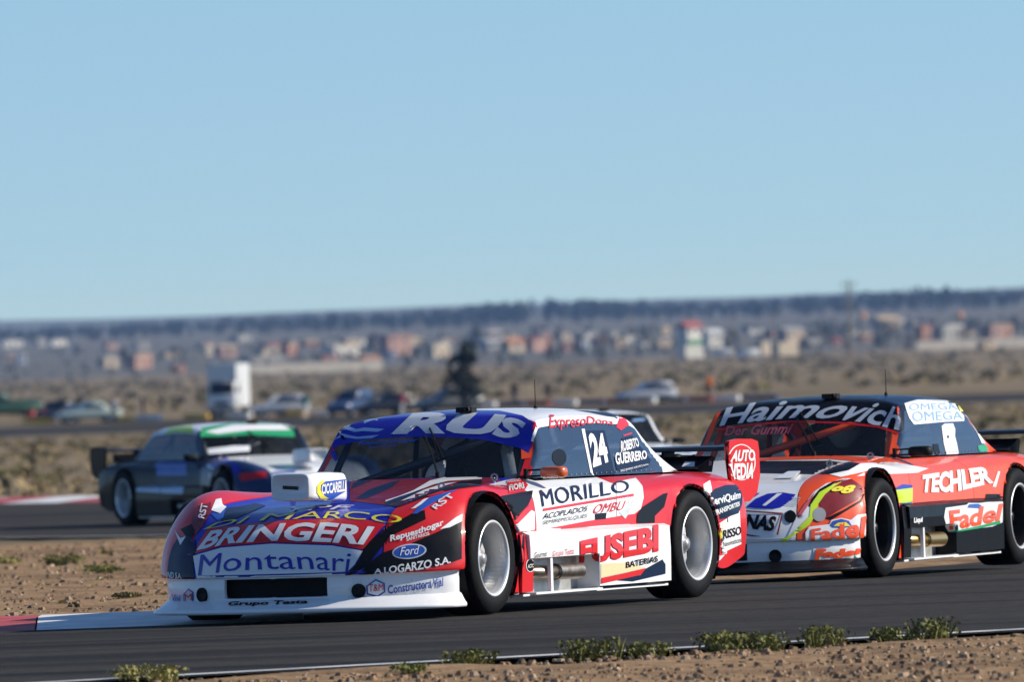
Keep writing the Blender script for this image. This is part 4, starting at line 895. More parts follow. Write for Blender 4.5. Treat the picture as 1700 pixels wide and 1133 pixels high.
vinyl(C['98'], 'front_fender_l', 'white', [2112,599,409,2045,636,487,1968,669,557,1877,724,607,1763,799,633,1713,838,633,1822,776,612,1931,719,560,1995,690,504,2048,677,432,2093,655,368,2138,612,314,2175,561,289], 1)
vinyl(C['98'], 'front_fender_l', 'white', [1782,715,662,1666,805,682,1481,822,720,679,735,713,552,770,707,1467,864,673,1762,784,643], 2)
vinyl(C['98'], 'front_fender_l', 'dark_red', [1997,737,429,1987,711,490,1922,737,554,1783,798,621,1717,839,629,1674,901,577,1643,906,572,1780,898,499,1935,807,432,1994,759,395], 1)
vinyl(C['98'], 'front_fender_l', 'black', [1996,756,394,1908,833,436,1766,907,497,1692,916,542,1765,914,485,1915,835,418,1978,785,381], 2)
lettering(C['98'], 'front_fender_l', '98', 'yellow', [1920,758,533,1784,873,540], [1876,759,582,1733,868,589], 7, 0.05, 0.2)
vinyl(C['98'], 'front_fender_l', 'white', [1463,866,675,599,773,705,192,845,659,520,875,639,1223,891,646,1665,855,643], 2)
vinyl(C['98'], 'front_fender_l', 'white', [2111,655,308,2087,673,344,1996,776,354,1978,785,380,1930,832,390,1882,879,375,1834,906,406,1755,936,410,1767,931,266,1970,814,263,2098,675,262,2115,657,262], 3)
lettering(C['98'], 'front_fender_l', 'Fadel', 'orange_red', [2095,681,261,1970,814,263,1767,931,266], [2092,674,327,1986,793,341,1756,937,398], 6, 0.035, 0.1)
vinyl(C['98'], 'front_fender_l', 'royal', [1996,779,347,1976,791,373,1933,833,384,1895,869,370,1886,886,336,1938,846,326,1988,793,333], 5)
vinyl(C['98'], 'front_fender_l', 'yellow', [1982,797,341,1958,816,360,1916,855,363,1896,878,336], 6)
vinyl(C['98'], 'front_bumper', 'white', [2066,689,205,1764,898,198,1753,893,125,1752,881,126,2061,682,128], 1)
lettering(C['98'], 'front_bumper', 'Fadel', 'orange_red', [2056,687,128,1948,801,140,1761,896,161], [2061,694,205,1953,805,201,1764,898,195], 4, 0.06, 0.1)
vinyl(C['98'], 'front_bumper', 'teal', [2057,686,128,1976,772,128,1842,871,128,1759,895,148,1753,893,125,1844,872,128,1977,772,128,2053,691,128], 3)
lettering(C['98'], 'door_l', 'TECHLER', 'white', [525,898,514,-150,897,500,-918,911,542], [433,878,624,-221,865,637,-883,879,647], 4, 0.05, 0.1)
vinyl(C['98'], 'front_fender_l', 'blue', [1074,914,558,912,903,577,689,896,567,722,902,450,1005,915,435,1043,906,456], 1)
vinyl(C['98'], 'front_fender_l', 'lime', [1076,915,544,696,898,549,727,903,451,1044,912,462], 2)
vinyl(C['98'], 'rear_fender_l', 'black', [-770,908,474,-1074,926,466,-1063,926,440,-750,908,437], 2)
vinyl(C['98'], 'side_window_l', 'white', [-628,670,921,-707,664,934,-896,660,933,-896,673,895,-849,685,852,-858,695,796,-860,702,741,-844,703,737,-766,703,737,-662,703,737,-610,702,738,-586,694,813], 1)
vinyl(C['98'], 'side_window_l', 'black', [-678,686,858,-720,685,859,-716,688,843,-675,689,841], 2)
vinyl(C['98'], 'roof', 'white', [-90,604,1078,-440,574,1097,-1183,530,1079,-1198,576,1060,-1185,609,1012,-1243,623,977,-1175,645,943,-686,661,946,-86,664,941,-43,648,983,-58,626,1033], 1)
lettering(C['98'], 'roof', 'OMEGA', 'sky', [-72,657,960,-1160,641,954], [-145,631,1025,-1228,609,1005], 3, 0, 0)
lettering(C['98'], 'roof', 'OMEGA', 'sky', [-96,626,1033,-1164,607,1018], [-177,606,1076,-1174,582,1060], 3, 0, 0)
vinyl(C['98'], 'side_window_l', 'black', [-355,695,811,-467,695,810,-490,702,738,-372,702,738], 1)
vinyl(C['98'], 'rear_pillar_l', 'white', [-1272,615,985,-1340,606,977,-1372,624,935,-1483,647,849,-1503,679,790,-1402,686,791,-1372,663,864,-1370,620,941], 1)
vinyl(C['98'], 'rear_pillar_l', 'white', [-1029,703,736,-1548,687,733,-1624,678,732,-1624,678,732,-1030,703,736], 1)
vinyl(C['98'], 'rear_pillar_l', 'green', [-1133,702,735,-1265,701,734,-1264,701,734,-1133,702,735], 2)
vinyl(C['98'], 'rear_pillar_l', 'green', [-1298,692,781,-1495,681,785,-1535,687,744,-1289,700,734], 1)
vinyl(C['98'], 'roof', 'lime', [-1174,501,1089,-1224,580,1054,-1281,580,1039,-1332,584,1012,-1304,581,1030,-1254,580,1048], 1)
vinyl(C['98'], 'rear_pillar_l', 'yellow', [-1252,580,1048,-1303,581,1030,-1334,589,1004,-1191,613,1003], 2)
vinyl(C['98'], 'skirt_rear_l', 'white', [255,956,349,207,953,408,-223,952,416,-265,952,427,-500,952,421,-659,952,423,-979,952,418,-942,956,285,-731,955,264,0,904,250,0,881,284], 1)
lettering(C['98'], 'skirt_rear_l', 'Fadel', 'orange_red', [0,910,259,-336,955,273,-912,956,298], [193,954,389,-357,953,395,-977,953,408], 4, 0.035, 0.1)
vinyl(C['98'], 'skirt_rear_l', 'green', [0,899,250,-435,955,275,-892,956,300,-891,956,278,-434,955,259,0,929,246], 3)
vinyl(C['98'], 'skirt_rear_l', 'royal', [-229,953,398,-273,952,419,-460,952,418,-545,953,399,-513,953,385], 3)
vinyl(C['98'], 'door_l', 'white', [-894,912,518,-1044,905,614,-1075,908,610,-954,915,514], 2)
lettering(C['98'], 'skirt_front_l', 'Liqui', 'white', [870,955,320,696,955,321], [867,956,362,693,956,364], 3, 0.05, 0)
vinyl(C['blue'], 'windscreen', 'green', [127,-614,999,-41,-517,1098,-561,111,1142,-112,505,1106,84,561,1045,166,541,954,163,-17,997,147,-406,991], 0)
vinyl(C['blue'], 'windscreen', 'white', [75,-530,1052,-52,-115,1120,-4,459,1100,95,528,1033,100,14,1051,117,-392,1020], 1)
vinyl(C['blue'], 'roof', 'lime', [-869,-613,1038,-1172,-415,1105,-452,-454,1124,-29,-624,1036], 1)
vinyl(C['blue'], 'windscreen', 'white', [257,-588,858,284,-273,882,301,-82,876,372,-116,813,322,-609,798], 1)
vinyl(C['blue'], 'bonnet', 'blue', [308,-623,744,449,-449,756,1713,-816,651,1714,-919,512,1046,-894,657], 1)
vinyl(C['blue'], 'bonnet', 'red', [1743,-871,578,1941,-625,595,2008,-638,532,1824,-871,497], 1)
vinyl(C['blue'], 'bonnet', 'royal', [1967,-558,587,1989,-274,585,2045,-319,564,2005,-576,561], 1)
vinyl(C['blue'], 'front_fender_r', 'white', [729,-821,690,1305,-872,672,1616,-896,601,1183,-897,622,948,-890,654], 1)
vinyl(C['blue'], 'front_fender_r', 'white', [979,-906,582,1643,-906,572,1739,-932,458,1728,-932,430,1051,-903,477], 1)
vinyl(C['blue'], 'door_r', 'royal', [-967,-704,725,-78,-713,725,359,-891,566,-502,-890,570], 1)
vinyl(C['blue'], 'skirt_rear_r', 'sky', [-985,-939,437,-627,-800,450,-282,-954,375,-964,-953,392], 1)
vinyl(C['blue'], 'skirt_front_r', 'sky', [-600,-802,450,53,-800,450,355,-956,359,-259,-954,372], 1)
vinyl(C['white'], 'bonnet', 'royal', [930,455,709,1147,580,689,1560,413,645,1347,299,667], 1)
vinyl(C['white'], 'bonnet', 'lime', [1696,-98,634,1801,216,622,1959,207,595,1940,-216,600], 1)
vinyl(C['white'], 'roof', 'sky', [112,399,1024,99,555,1029,118,539,1008,140,385,999], 1)
# ------------------------------------------------------------------ land cover and everything beyond the racing
def simple(name, col, rough=.8, **k): return mat(name, col, rough, **k)
for k, c in dict(straw=(.36,.27,.14), olive=(.14,.12,.05), dark_scrub=(.07,.065,.035), weed=(.15,.15,.045), weed_pale=(.30,.27,.09), stone=(.25,.16,.095), stone_dark=(.14,.10,.07), stone_pale=(.40,.29,.19), leaf_dark=(.013,.02,.009), leaf_far=(.035,.045,.022), leaf_far2=(.06,.06,.03), bark=(.10,.07,.045)).items():
    M[k] = simple(k, c, .9, noise_amt=.3, noise_scale=3, spec=.2)
def spray(mb, c, rx, ry, rz, n, s0, s1, r, flat=0.0):
    """leaf-sized quads strewn through an uneven ellipsoid"""
    for _ in range(n):
        while True:
            a, b, d = r.uniform(-1,1), r.uniform(-1,1), r.uniform(-1,1)
            if a*a+b*b+d*d <= 1: break
        p = Vector((c[0]+a*rx, c[1]+b*ry, c[2]+d*rz)); u = Vector((r.gauss(0,1), r.gauss(0,1), r.gauss(0,1)*(1-flat))).normalized(); w = u.orthogonal().normalized()
        w = (w*cos(r.uniform(0,6)) + u.cross(w)*sin(r.uniform(0,6))).normalized(); s = r.uniform(s0, s1); l = s*r.uniform(.8,1.7)
        mb.add([p - u*l - w*s*.5, p + u*l*.2 - w*s, p + u*l, p + u*l*.1 + w*s], [(0,1,2,3)])
def tuft(mb, c, r, w, h, n, bw):
    """blades and small leaves rising from one crown"""
    for _ in range(n):
        a = r.uniform(0, 2*pi); q = r.random()**.6; lean = r.uniform(.2, 1.0)*w; hh = h*r.uniform(.35, 1.0)*(1.15-.55*q)
        b = Vector((c[0] + cos(a)*q*w*.45, c[1] + sin(a)*q*w*.45, c[2])); t = b + Vector((cos(a)*lean*.6, sin(a)*lean*.6, hh)); d = Vector((-sin(a), cos(a), 0))*bw*r.uniform(.6,1.5); mid = b.lerp(t, .55) + Vector((0, 0, hh*.12))
        mb.add([b - d*.4, b + d*.4, mid + d, t, mid - d], [(0,1,2,4),(4,2,3)])
def halfw(y): return 850/FPX*y*2.0 + 2
# pebbles: too many to count
def pebbles(name, n, zone, s0, s1, seed, label):
    r = random.Random(seed); mb = MB()
    for _ in range(n):
        x, y = zone(r)
        if x is None or on_track(x, y): continue
        s = s0 + (s1-s0)*r.random()**3; mb.mi = r.choice((0,0,0,1,2)); z = zg(y) - .01; a = r.uniform(0, 3)
        P = []
        for q in range(6): P.append((x + s*cos(a+q*1.047)*r.uniform(.8,1.2), y + s*sin(a+q*1.047)*r.uniform(.8,1.2), z - .004))
        hh = s*r.uniform(.35,.7)
        for q in range(6): P.append((x + s*.62*cos(a+q*1.047)*r.uniform(.7,1.2), y + s*.62*sin(a+q*1.047)*r.uniform(.7,1.2), z + hh*r.uniform(.8,1.1)))
        mb.add(P, [(q, (q+1)%6, 6+(q+1)%6, 6+q) for q in range(6)] + [tuple(range(6, 12))])
    o = link(name, mb.mesh(name, [M['stone'], M['stone_dark'], M['stone_pale']], fix=False)); tag(o, label, 'gravel', kind='stuff')
def zn(r):
    x = r.uniform(-4.5, 5.5); e = A_.y + NS*(x - A_.x); return x, e - .2 - r.random()**1.3*9
pebbles('gravel', 6500, zn, .006, .030, 5, 'loose brown gravel along the near edge of the track')
def zi(r):
    y = r.uniform(80.5, 136); return r.uniform(-halfw(y)-1, .5), y
pebbles('infield_gravel', 7000, zi, .008, .034, 6, 'loose stones on the bare strip between the two tracks')
# dry grass and bushes of the steppe: one mass each
def scrub(name, y0, y1, area, size, mats, seed, label, quads=12):
    r = random.Random(seed); mb = MB(); y = y0
    while y < y1:
        w = halfw(y)*2; step = area/w; y += step*r.uniform(.6, 1.4)
        x = r.uniform(-w/2, w/2)
        if on_track(x, y) or noise2(x, y, .03) + r.uniform(-.5, .5) < -.25: continue
        s = size*r.uniform(.4, 1.3); mb.mi = r.choices(range(len(mats)), [m_[1] for m_ in mats])[0]; z = zg(y) - .05
        if mb.mi == 0: tuft(mb, (x, y, z), r, s*1.1, s*.7, quads, s*.09)
        else: spray(mb, (x, y, z + s*.35), s*.8, s*.8, s*.4, quads, s*.12, s*.28, r)
    o = link(name, mb.mesh(name, [M[m_[0]] for m_ in mats], fix=False)); tag(o, label, 'scrub', kind='stuff')
scrub('dry_grass', 186, 880, 8.0, .34, (('straw',8),('olive',2.2),('dark_scrub',.7)), 11, 'dry yellow grass and low scrub beyond the far track', 14)
scrub('steppe_scrub', 965, 3250, 170, 1.0, (('straw',4),('olive',4),('dark_scrub',1.6)), 12, 'olive and straw coloured steppe scrub running up to the town', 12)
scrub('infield_grass', 84, 135, 1.6, .09, (('straw',3),('weed_pale',2),('olive',1)), 13, 'sparse dry grass on the bare strip beside the kerb', 10)
# weeds one can count
def weed(px, py, wpx, hpx, m_, label, seed, group='weeds along the track edge'):
    r = random.Random(seed); g = at_ground(px, py); sc = FPX/g.y; mb = MB(); w = wpx/sc; h = hpx/sc*1.1
    for q in range(4 + int(w*26)):
        tuft(mb, (g.x + r.uniform(-.42,.42)*w, g.y + r.uniform(-.15,.15), zg(g.y) - .02), r, .10*r.uniform(.6,1.2), h*r.uniform(.5,.95), 10, .005)
        spray(mb, (g.x + r.uniform(-.40,.40)*w, g.y + r.uniform(-.12,.12), zg(g.y) + h*.30), .08, .08, h*.34, 34, .005, .012, r)
    mb.v = [(x - g.x, y - g.y, z - g.z) for x, y, z in mb.v]
    o = mb.build('weed_clump', M[m_], None, fix=False); o.location = g; tag(o, label, 'weed', group)
WEEDS = [(245,1128,120,34,'weed_pale','pale dry weed clump at the near track edge, leftmost in the frame'),(685,1116,34,20,'weed','tiny weed on the near gravel left of the centre clump'),(775,1104,92,36,'weed','low green weed clump covering the white line below the front wheel of car 24'),
 (985,1090,98,44,'weed','rounded green weed clump on the white line below the exhaust of car 24'),(1077,1086,52,28,'weed','small weed just right of the rounded clump on the white line'),(1195,1079,70,44,'weed','left half of the widest green weed row at the near edge'),(1262,1077,84,40,'weed','right half of the widest green weed row at the near edge'),
 (1368,1070,84,42,'weed','dense green weed clump right of the widest weed row'),(1490,1062,66,28,'weed','low spreading weed left of the tallest weed at the right'),(1548,1060,70,48,'weed','tallest spiky weed, rightmost on the near track edge'),
 (104,937,74,24,'weed','green weed patch on the bare strip left of the lead car'),(165,946,60,12,'weed_pale','flat yellowish weed just right of the green patch on the bare strip'),(12,936,40,16,'weed_pale','dry weed at the left frame edge on the bare strip'),(212,992,50,10,'olive','thin dark weed on the bare strip near the splitter of the lead car'),(178,950,44,10,'weed','low dark green weed in the middle of the bare strip')]
for i, (a, b, c, d, e, l) in enumerate(WEEDS): weed(a, b, c, d, e, l, 40+i)
# far woods: reads as one mass
def wood(name, y0, y1, n, h0, h1, seed, label, mats):
    r = random.Random(seed); mb = MB()
    for _ in range(n):
        y = r.uniform(y0, y1); w = halfw(y)*1.25; x = r.uniform(-w, w); k = .75 + .5*noise2(x*30/y*40, 7, .06)
        h = r.uniform(h0, h1)*k; mb.mi = r.choice(range(len(mats))); z = zg(y) - .3; s = h*r.uniform(.22,.5)
        for q in range(3): spray(mb, (x + r.uniform(-.5,.5)*s, y, z + h*(.35+.24*q)), s*(1-.2*q), s*(1-.2*q), h*.24, 18, h*.05, h*.11, r)
        mb.add([(x-.2, y, z-1), (x+.2, y, z-1), (x+.1, y, z+h*.6), (x-.1, y, z+h*.6)], [(0,1,2,3)])
    o = link(name, mb.mesh(name, [M[m_] for m_ in mats], fix=False)); tag(o, label, 'woodland', kind='stuff')
wood('far_wood', 6600, 8700, 1900, 7.5, 11.5, 21, 'blue grey belt of trees along the horizon', ('leaf_far','leaf_far','leaf_far2'))
wood('town_wood', 3420, 5600, 900, 2.0, 4.2, 22, 'dark mass of low trees behind the houses of the town', ('leaf_far2','leaf_dark','leaf_dark'))
# ------------------------------------------------------------------ single trees
def tree(px, py, wpx, hpx, label, seed, name='tree', m_='leaf_dark', group='trees among the houses', lobes=5):
    r = random.Random(seed); g = at_ground(px, py); sc = FPX/g.y; w, h = wpx/sc/2, hpx/sc
    root = empty(name, g); tag(root, label, 'tree', group)
    t = MB(); t.tube([(0,0,-.2),(w*.06,0,h*.3),(-w*.05,0,h*.72)], h*.035, 7, h*.012)
    for q in range(4): a = r.uniform(0, 6); t.tube([(0,0,h*(.28+.1*q)),(cos(a)*w*.35,sin(a)*w*.35,h*(.42+.1*q)),(cos(a)*w*.6,sin(a)*w*.6,h*(.5+.1*q))], h*.016, 5, h*.005)
    t.build('trunk', M['bark'], root)
    c = MB()
    for q in range(lobes):
        f = (q+.5)/lobes; rr = w*(1.0 if f < .45 else 1.25-.75*f); spray(c, (r.uniform(-.45,.45)*rr, r.uniform(-.4,.4)*rr, h*(.2+.7*f)), rr*.72, rr*.72, h*.16, 70, h*.02, h*.045, r)
    c.build('crown', M[m_], root, fix=False)
TREES = [(205,606,26,30,'dark tree between the beige house and the pinkish house at the left'),(292,600,40,26,'broad dark tree right of the pinkish house at the left'),(478,585,44,24,'dark tree right behind the long pale wall'),(620,585,26,34,'dark tree against the left side of the two storey pink brick house'),(705,590,28,26,'small tree between the pink brick house and the cream house'),
 (775,588,40,30,'tree right of the cream house below the horizon'),(790,570,40,34,'taller tree left of the grey shed roof'),(965,582,30,30,'dark tree left of the pale blue hut'),(1000,580,40,26,'wide dark tree right of the pale blue hut'),(1075,578,44,30,'dark tree standing left of the red roofed house'),
 (1215,580,46,36,'dark tree right behind the red roofed house'),(1370,570,80,36,'very wide dark tree in front of the grey gabled roof'),(1412,568,44,32,'dark tree at the foot of the tall power pole'),(1475,568,56,36,'dense dark tree left of the brick houses at the right'),(1615,556,50,28,'dark tree between the brick row and the pink house at the right'),(1680,560,40,34,'dark tree at the right frame edge above the pale wall')]
for i, (a, b, c, d, l) in enumerate(TREES): tree(a, b, c, d, l, 70+i)
tree(773, 686, 74, 118, 'black two tiered tree beside the back track, alone in the open', 99, 'lone_tree', 'leaf_dark', None, 7)
# ------------------------------------------------------------------ houses of the town
HC = dict(white=(.62,.60,.55), cream=(.55,.46,.33), brick=(.36,.17,.11), pink=(.42,.24,.18), grey=(.32,.31,.29), beige=(.44,.35,.25), tan=(.48,.36,.22), orange=(.50,.19,.08), blue=(.10,.16,.30), green=(.08,.26,.10), dark=(.06,.06,.06), silver=(.55,.56,.56), red=(.32,.07,.045), paleblue=(.34,.40,.50))
HC['dull'] = (.40,.37,.32)
for k, c in HC.items(): M['h_'+k] = simple('wall_'+k, tuple(q*.82 for q in c), .85, noise_amt=.14, noise_scale=.7)
M['pane'] = simple('window_pane', (.02,.025,.03), .15)
def house(px0, px1, yb, yt, wall, roof, kind, label, depth=7.0, rz=0.0, band=None):
    g = at_ground((px0+px1)/2, yb); sc = FPX/g.y; w = (px1-px0)/sc; h = (yb-yt)/sc; r = random.Random(int(px0*7))
    root = empty('house' if kind != 'wall' else 'boundary_wall', g, rz); tag(root, label, 'wall' if kind == 'wall' else ('shed' if kind == 'shed' else 'house'), None if kind == 'wall' else 'buildings of the town')
    if kind == 'wall': w = w/cos(rz)
    else: depth = min(5.0, w*.5); w = max(2.5, (w - depth*abs(sin(rz)))/cos(rz))
    oy = 0.0
    def bx(nm, c, d, m_, tp=1.0): mb = MB(); mb.box(c, d, 0, tp); return mb.build(nm, M[m_], root)
    if kind == 'wall':
        n = max(2, int(w/4.5))
        for q in range(n): bx('wall_panel', (-w/2 + w*(q+.5)/n, 0, h/2 - .2 + r.uniform(-.04,.04)), (w/n - .12, .25, h + .4), 'h_'+wall)
        for q in range(n+1): bx('post', (-w/2 + w*q/n, 0, h/2 - .15), (.3, .34, h + .5), 'h_'+wall)
        return
    wh = h*.78 if kind == 'gable' else h*.93
    bx('wall', (0, depth/2, wh/2 - .5), (w, depth, wh + 1), 'h_'+wall)
    if band: bx('painted_band', (0, -.02, wh*.22), (w*.98, .06, wh*.36), 'h_'+band)
    if kind == 'gable':
        mb = MB(); e = .5; mb.prism([(-e, wh*.98), (depth/2, h), (depth+e, wh*.98), (depth+e, wh*.98-.15), (-e, wh*.98-.15)], 'x', -w/2-e, w/2+e); mb.build('roof', M['h_'+roof], root)
    else:
        bx('roof', (0, depth/2, wh + (h-wh)/2), (w + .6, depth + .6, h - wh), 'h_'+roof)
        if r.random() < .5 and w > 5: bx('tank_form', (w*.25, depth*.5, h + .5), (1.1, 1.1, 1.0), 'h_grey')
    nwin = max(1, int(w/3.6)); storeys = 2 if h > 5.2 else 1
    for s in range(storeys):
        for q in range(nwin):
            x = -w/2 + w*(q + .5)/nwin; z = wh/storeys*(s + .55); ww, hh = min(1.3, w/nwin*.5), min(1.2, wh/storeys*.45)
            if s == 0 and q == nwin//2 and nwin > 1: bx('door', (x, -.03, wh/storeys*.36), (.95, .08, wh/storeys*.72), 'bark' if r.random() < .5 else 'h_dark'); continue
            f = bx('window', (x, -.04, z), (ww + .24, .08, hh + .24), 'h_white'); p = MB(); p.box((x, -.10, z), (ww, .05, hh)); p.build('pane', M['pane'], f)
HOUSES = [(0,44,576,565,'white','silver','flat','long pale shed far left below the horizon, cut by the frame'),(80,118,574,564,'white','white','flat','small white building far behind the fields at the left'),(30,46,604,588,'paleblue','white','flat','narrow pale blue hut at the left with dark ground beside it'),
 (168,203,611,592,'beige','white','flat','small beige house with a white flat roof at the left'),(216,262,613,588,'pink','tan','flat','pinkish flat roofed house next to the small beige house'),(287,312,618,607,'orange','red','flat','tiny orange hut on the steppe left of the long pale wall'),(340,356,590,575,'cream','white','flat','small cream house left above the white truck'),(362,398,593,572,'pink','beige','gable','pink gabled house just above the white truck'),
 (430,470,594,578,'beige','grey','flat','beige house rising behind the long pale wall'),(473,500,592,570,'brick','tan','flat','narrow brick house behind the right part of the long pale wall'),(408,482,601,591,'grey','silver','flat','low shed with a shiny silver roof behind the long pale wall'),(545,606,592,573,'white','cream','flat','wide white house right of the brick house'),(532,566,599,588,'brick','red','flat','low red brick annex in front of the wide white house'),(592,638,604,590,'orange','tan','flat','orange plastered shed at the end of the long pale wall'),(645,659,598,583,'blue','blue','flat','small bright blue kiosk left of the pink brick house'),
 (636,692,590,556,'pink','brick','flat','two storey pink brick house, tallest building left of centre'),(712,756,594,571,'cream','white','flat','cream house right of the two storey pink brick house'),(803,850,580,562,'grey','silver','gable','grey shed with a light gabled roof right of centre'),(838,880,585,563,'beige','orange','gable','beige house with an orange gabled roof'),(874,930,583,562,'pink','brick','flat','long pink brick house right of the orange roof'),(934,956,584,569,'brick','red','flat','small brick house at the end of the long pink brick house'),(963,982,582,566,'paleblue','white','flat','pale blue hut between two dark trees'),
 (1020,1044,578,561,'tan','cream','flat','small tan house right of centre near the dark trees'),(1096,1116,556,541,'tan','beige','flat','tan house standing high behind the dark trees'),(1133,1176,577,533,'white','red','gable','tall white house with a red roof and a green painted base'),(1172,1206,577,546,'white','silver','gable','white annex right of the red roofed house'),(1297,1346,568,543,'beige','grey','gable','house with a wide grey gabled roof right of the white boxes'),
 (1455,1502,550,524,'beige','tan','gable','beige gabled house high on the right'),(1525,1556,568,540,'brick','red','flat','red brick house left of the grey block at the right'),(1557,1600,568,541,'grey','silver','flat','grey block between the two brick coloured houses at the right'),(1636,1692,566,538,'pink','beige','flat','pink house rising behind the pale wall at the right')]
for i, a in enumerate(HOUSES): house(*a, rz=radians((44, 52, 38, 48, 56)[i % 5]), band='green' if 'green painted' in a[7] else None)
house(416, 634, 618, 602, 'dull', 'dull', 'wall', 'long pale boundary wall left of centre, right of the truck', rz=radians(38))
house(1520, 1740, 578, 563, 'dull', 'dull', 'wall', 'long pale boundary wall at the right below the pink house', rz=radians(38))
_r = random.Random(5); _cols = ['grey','brick','beige','dark','pink','tan','grey','white','brick']; _seen = set()
REFS = [(22,'long pale shed at the far left'),(99,'small white building at the left'),(185,'beige house with the white roof'),(239,'pinkish flat roofed house'),(300,'tiny orange hut'),(380,'pink gabled house above the truck'),(450,'shed with the silver roof'),(520,'right end of the long pale wall'),(576,'wide white house'),(664,'two storey pink brick house'),(734,'cream house'),(826,'grey gabled shed'),(859,'orange gabled roof'),(902,'long pink brick house'),(972,'pale blue hut between the trees'),(1032,'small tan house'),(1106,'tan house high behind the trees'),(1155,'red roofed house'),(1240,'white annex of the red roofed house'),(1320,'grey gabled roof'),(1414,'tallest power pole'),(1478,'beige gabled house on the right'),(1540,'red brick house on the right'),(1578,'grey block on the right'),(1664,'pink house on the right')]
for i in range(60):      # the crowded small houses between the ones above
    x = 16 + i*28 + _r.uniform(-10, 10); y = 592 - .012*x + _r.uniform(-22, 14) - (6 if x > 1250 else 0); c_ = _cols[_r.randrange(9)]; w_ = _r.uniform(18, 40); hh_ = _r.uniform(9, 15)
    if any(a[0]-6 < x < a[1]+6 and abs(a[2]-y) < 9 for a in HOUSES): y -= 14
    q = min(REFS, key=lambda a: abs(a[0]-x)); lab = 'small %s house just %s of the %s' % ({'grey':'grey','brick':'red brick','beige':'beige','dark':'dark','pink':'pinkish','tan':'tan','white':'white'}[c_], 'left' if x < q[0] else 'right', q[1])
    if abs(x - q[0]) < 9: lab = lab.replace('just left of', 'straight behind').replace('just right of', 'straight behind')
    roof_ = _r.choice(['silver','grey','dark','red','tan']); kind_ = _r.choice(['flat','flat','gable']); rz_ = radians(_r.uniform(36, 56))
    if lab in _seen or (x < 520 and i % 2): continue
    _seen.add(lab); house(x-w_/2, x+w_/2, y, y-hh_, c_, roof_, kind_, lab, rz=rz_)
# white boxes and vans parked in front of the town
def box_body(px0, px1, yb, yt, c, label, name, cat, depth=3.0):
    g = at_ground((px0+px1)/2, yb); sc = FPX/g.y; w = (px1-px0)/sc; h = (yb-yt)/sc; root = empty(name, g, radians(42)); w = w/cos(radians(42))*.8; tag(root, label, cat)
    mb = MB(); mb.box((0, depth/2, h/2 + .15), (w, depth, h - .3)); b = mb.build('box', M['h_'+c], root); n = max(2, int(w/1.2))
    for q in range(n+1): mb = MB(); mb.box((-w/2 + w*q/n, -.03, h/2 + .15), (.08, .06, h - .36)); mb.build('rib', M['h_'+c], root)
    for q in (-1, 1):
        mb = MB(); mb.box((q*w*.38, depth/2, 0), (.4, depth*.9, .4)); mb.build('skid', M['h_dark'], root)
box_body(1135, 1172, 598, 574, 'white', 'tall white box trailer below the red roofed house', 'box_trailer', 'trailer')
box_body(1264, 1283, 593, 569, 'cream', 'narrow cream container left of the wider one', 'container', 'container')
box_body(1290, 1330, 593, 568, 'cream', 'wide cream container right of the narrow one', 'container', 'container')
# ------------------------------------------------------------------ power poles and their wires
def pole(px, yb, yt, label, arms=1):
    g = at_ground(px, yb); sc = FPX/g.y; h = (yb-yt)/sc; root = empty('power_pole', g); tag(root, label, 'pole', 'power poles of the town')
    mb = MB(); mb.tube([(0,0,-.5),(0,0,h)], .19 if h < 12 else .24, 8, .12); mb.build('shaft', M['pole'], root)
    for q in range(arms): mb = MB(); mb.box((0, 0, h - .6 - q*.9), (2.2, .14, .14)); a = mb.build('crossarm', M['pole'], root); 
    for q in (-.9, 0, .9): mb = MB(); mb.lathe([(0,.05),(.08,.09),(.16,.05),(.2,.03)], 8, 'z', (q, 0, h - .52)); mb.build('insulator', M['h_grey'], root)
M['pole'] = simple('pole_wood', (.24,.20,.15), .9, noise_amt=.2)
for a in [(1414,618,464,'tallest power pole, rising above the horizon at the right',2),(1284,596,520,'power pole above the cream containers',1),(1216,596,524,'power pole right of the white annex',1),(1562,580,512,'power pole above the grey block at the right',1),(1050,592,520,'power pole left of the red roofed house',1),(700,600,520,'power pole right of the two storey pink brick house',1),(380,612,540,'power pole above the white truck',1),(150,618,548,'power pole at the left above the beige house',1)]: pole(*a)
def tank(px, yb, yt, label):   # made-up tanks on legs, standing in for small orange spots
    g = at_ground(px, yb); sc = FPX/g.y; h = (yb-yt)/sc; root = empty('tank_form', g); tag(root, label, 'orange spot', 'orange spots built as made-up tanks')
    mb = MB(); mb.lathe([(h-1.3,.0),(h-1.3,.95),(h-.2,.95),(h,.3),(h,0)], 14, 'z'); mb.build('tank', M['tank'], root, True)
    for q in range(4): mb = MB(); mb.tube([(.6*(1 if q % 2 else -1), .6*(1 if q > 1 else -1), -.3), (.6*(1 if q % 2 else -1), .6*(1 if q > 1 else -1), h-1.2)], .08, 6); mb.build('leg', M['pole'], root)
M['tank'] = simple('spot_orange', (.75,.28,.06), .5)
tank(1434, 572, 521, 'orange spot built as a made-up tank right of the tallest power pole'); tank(1595, 566, 519, 'orange spot built as a made-up tank near the right frame edge')
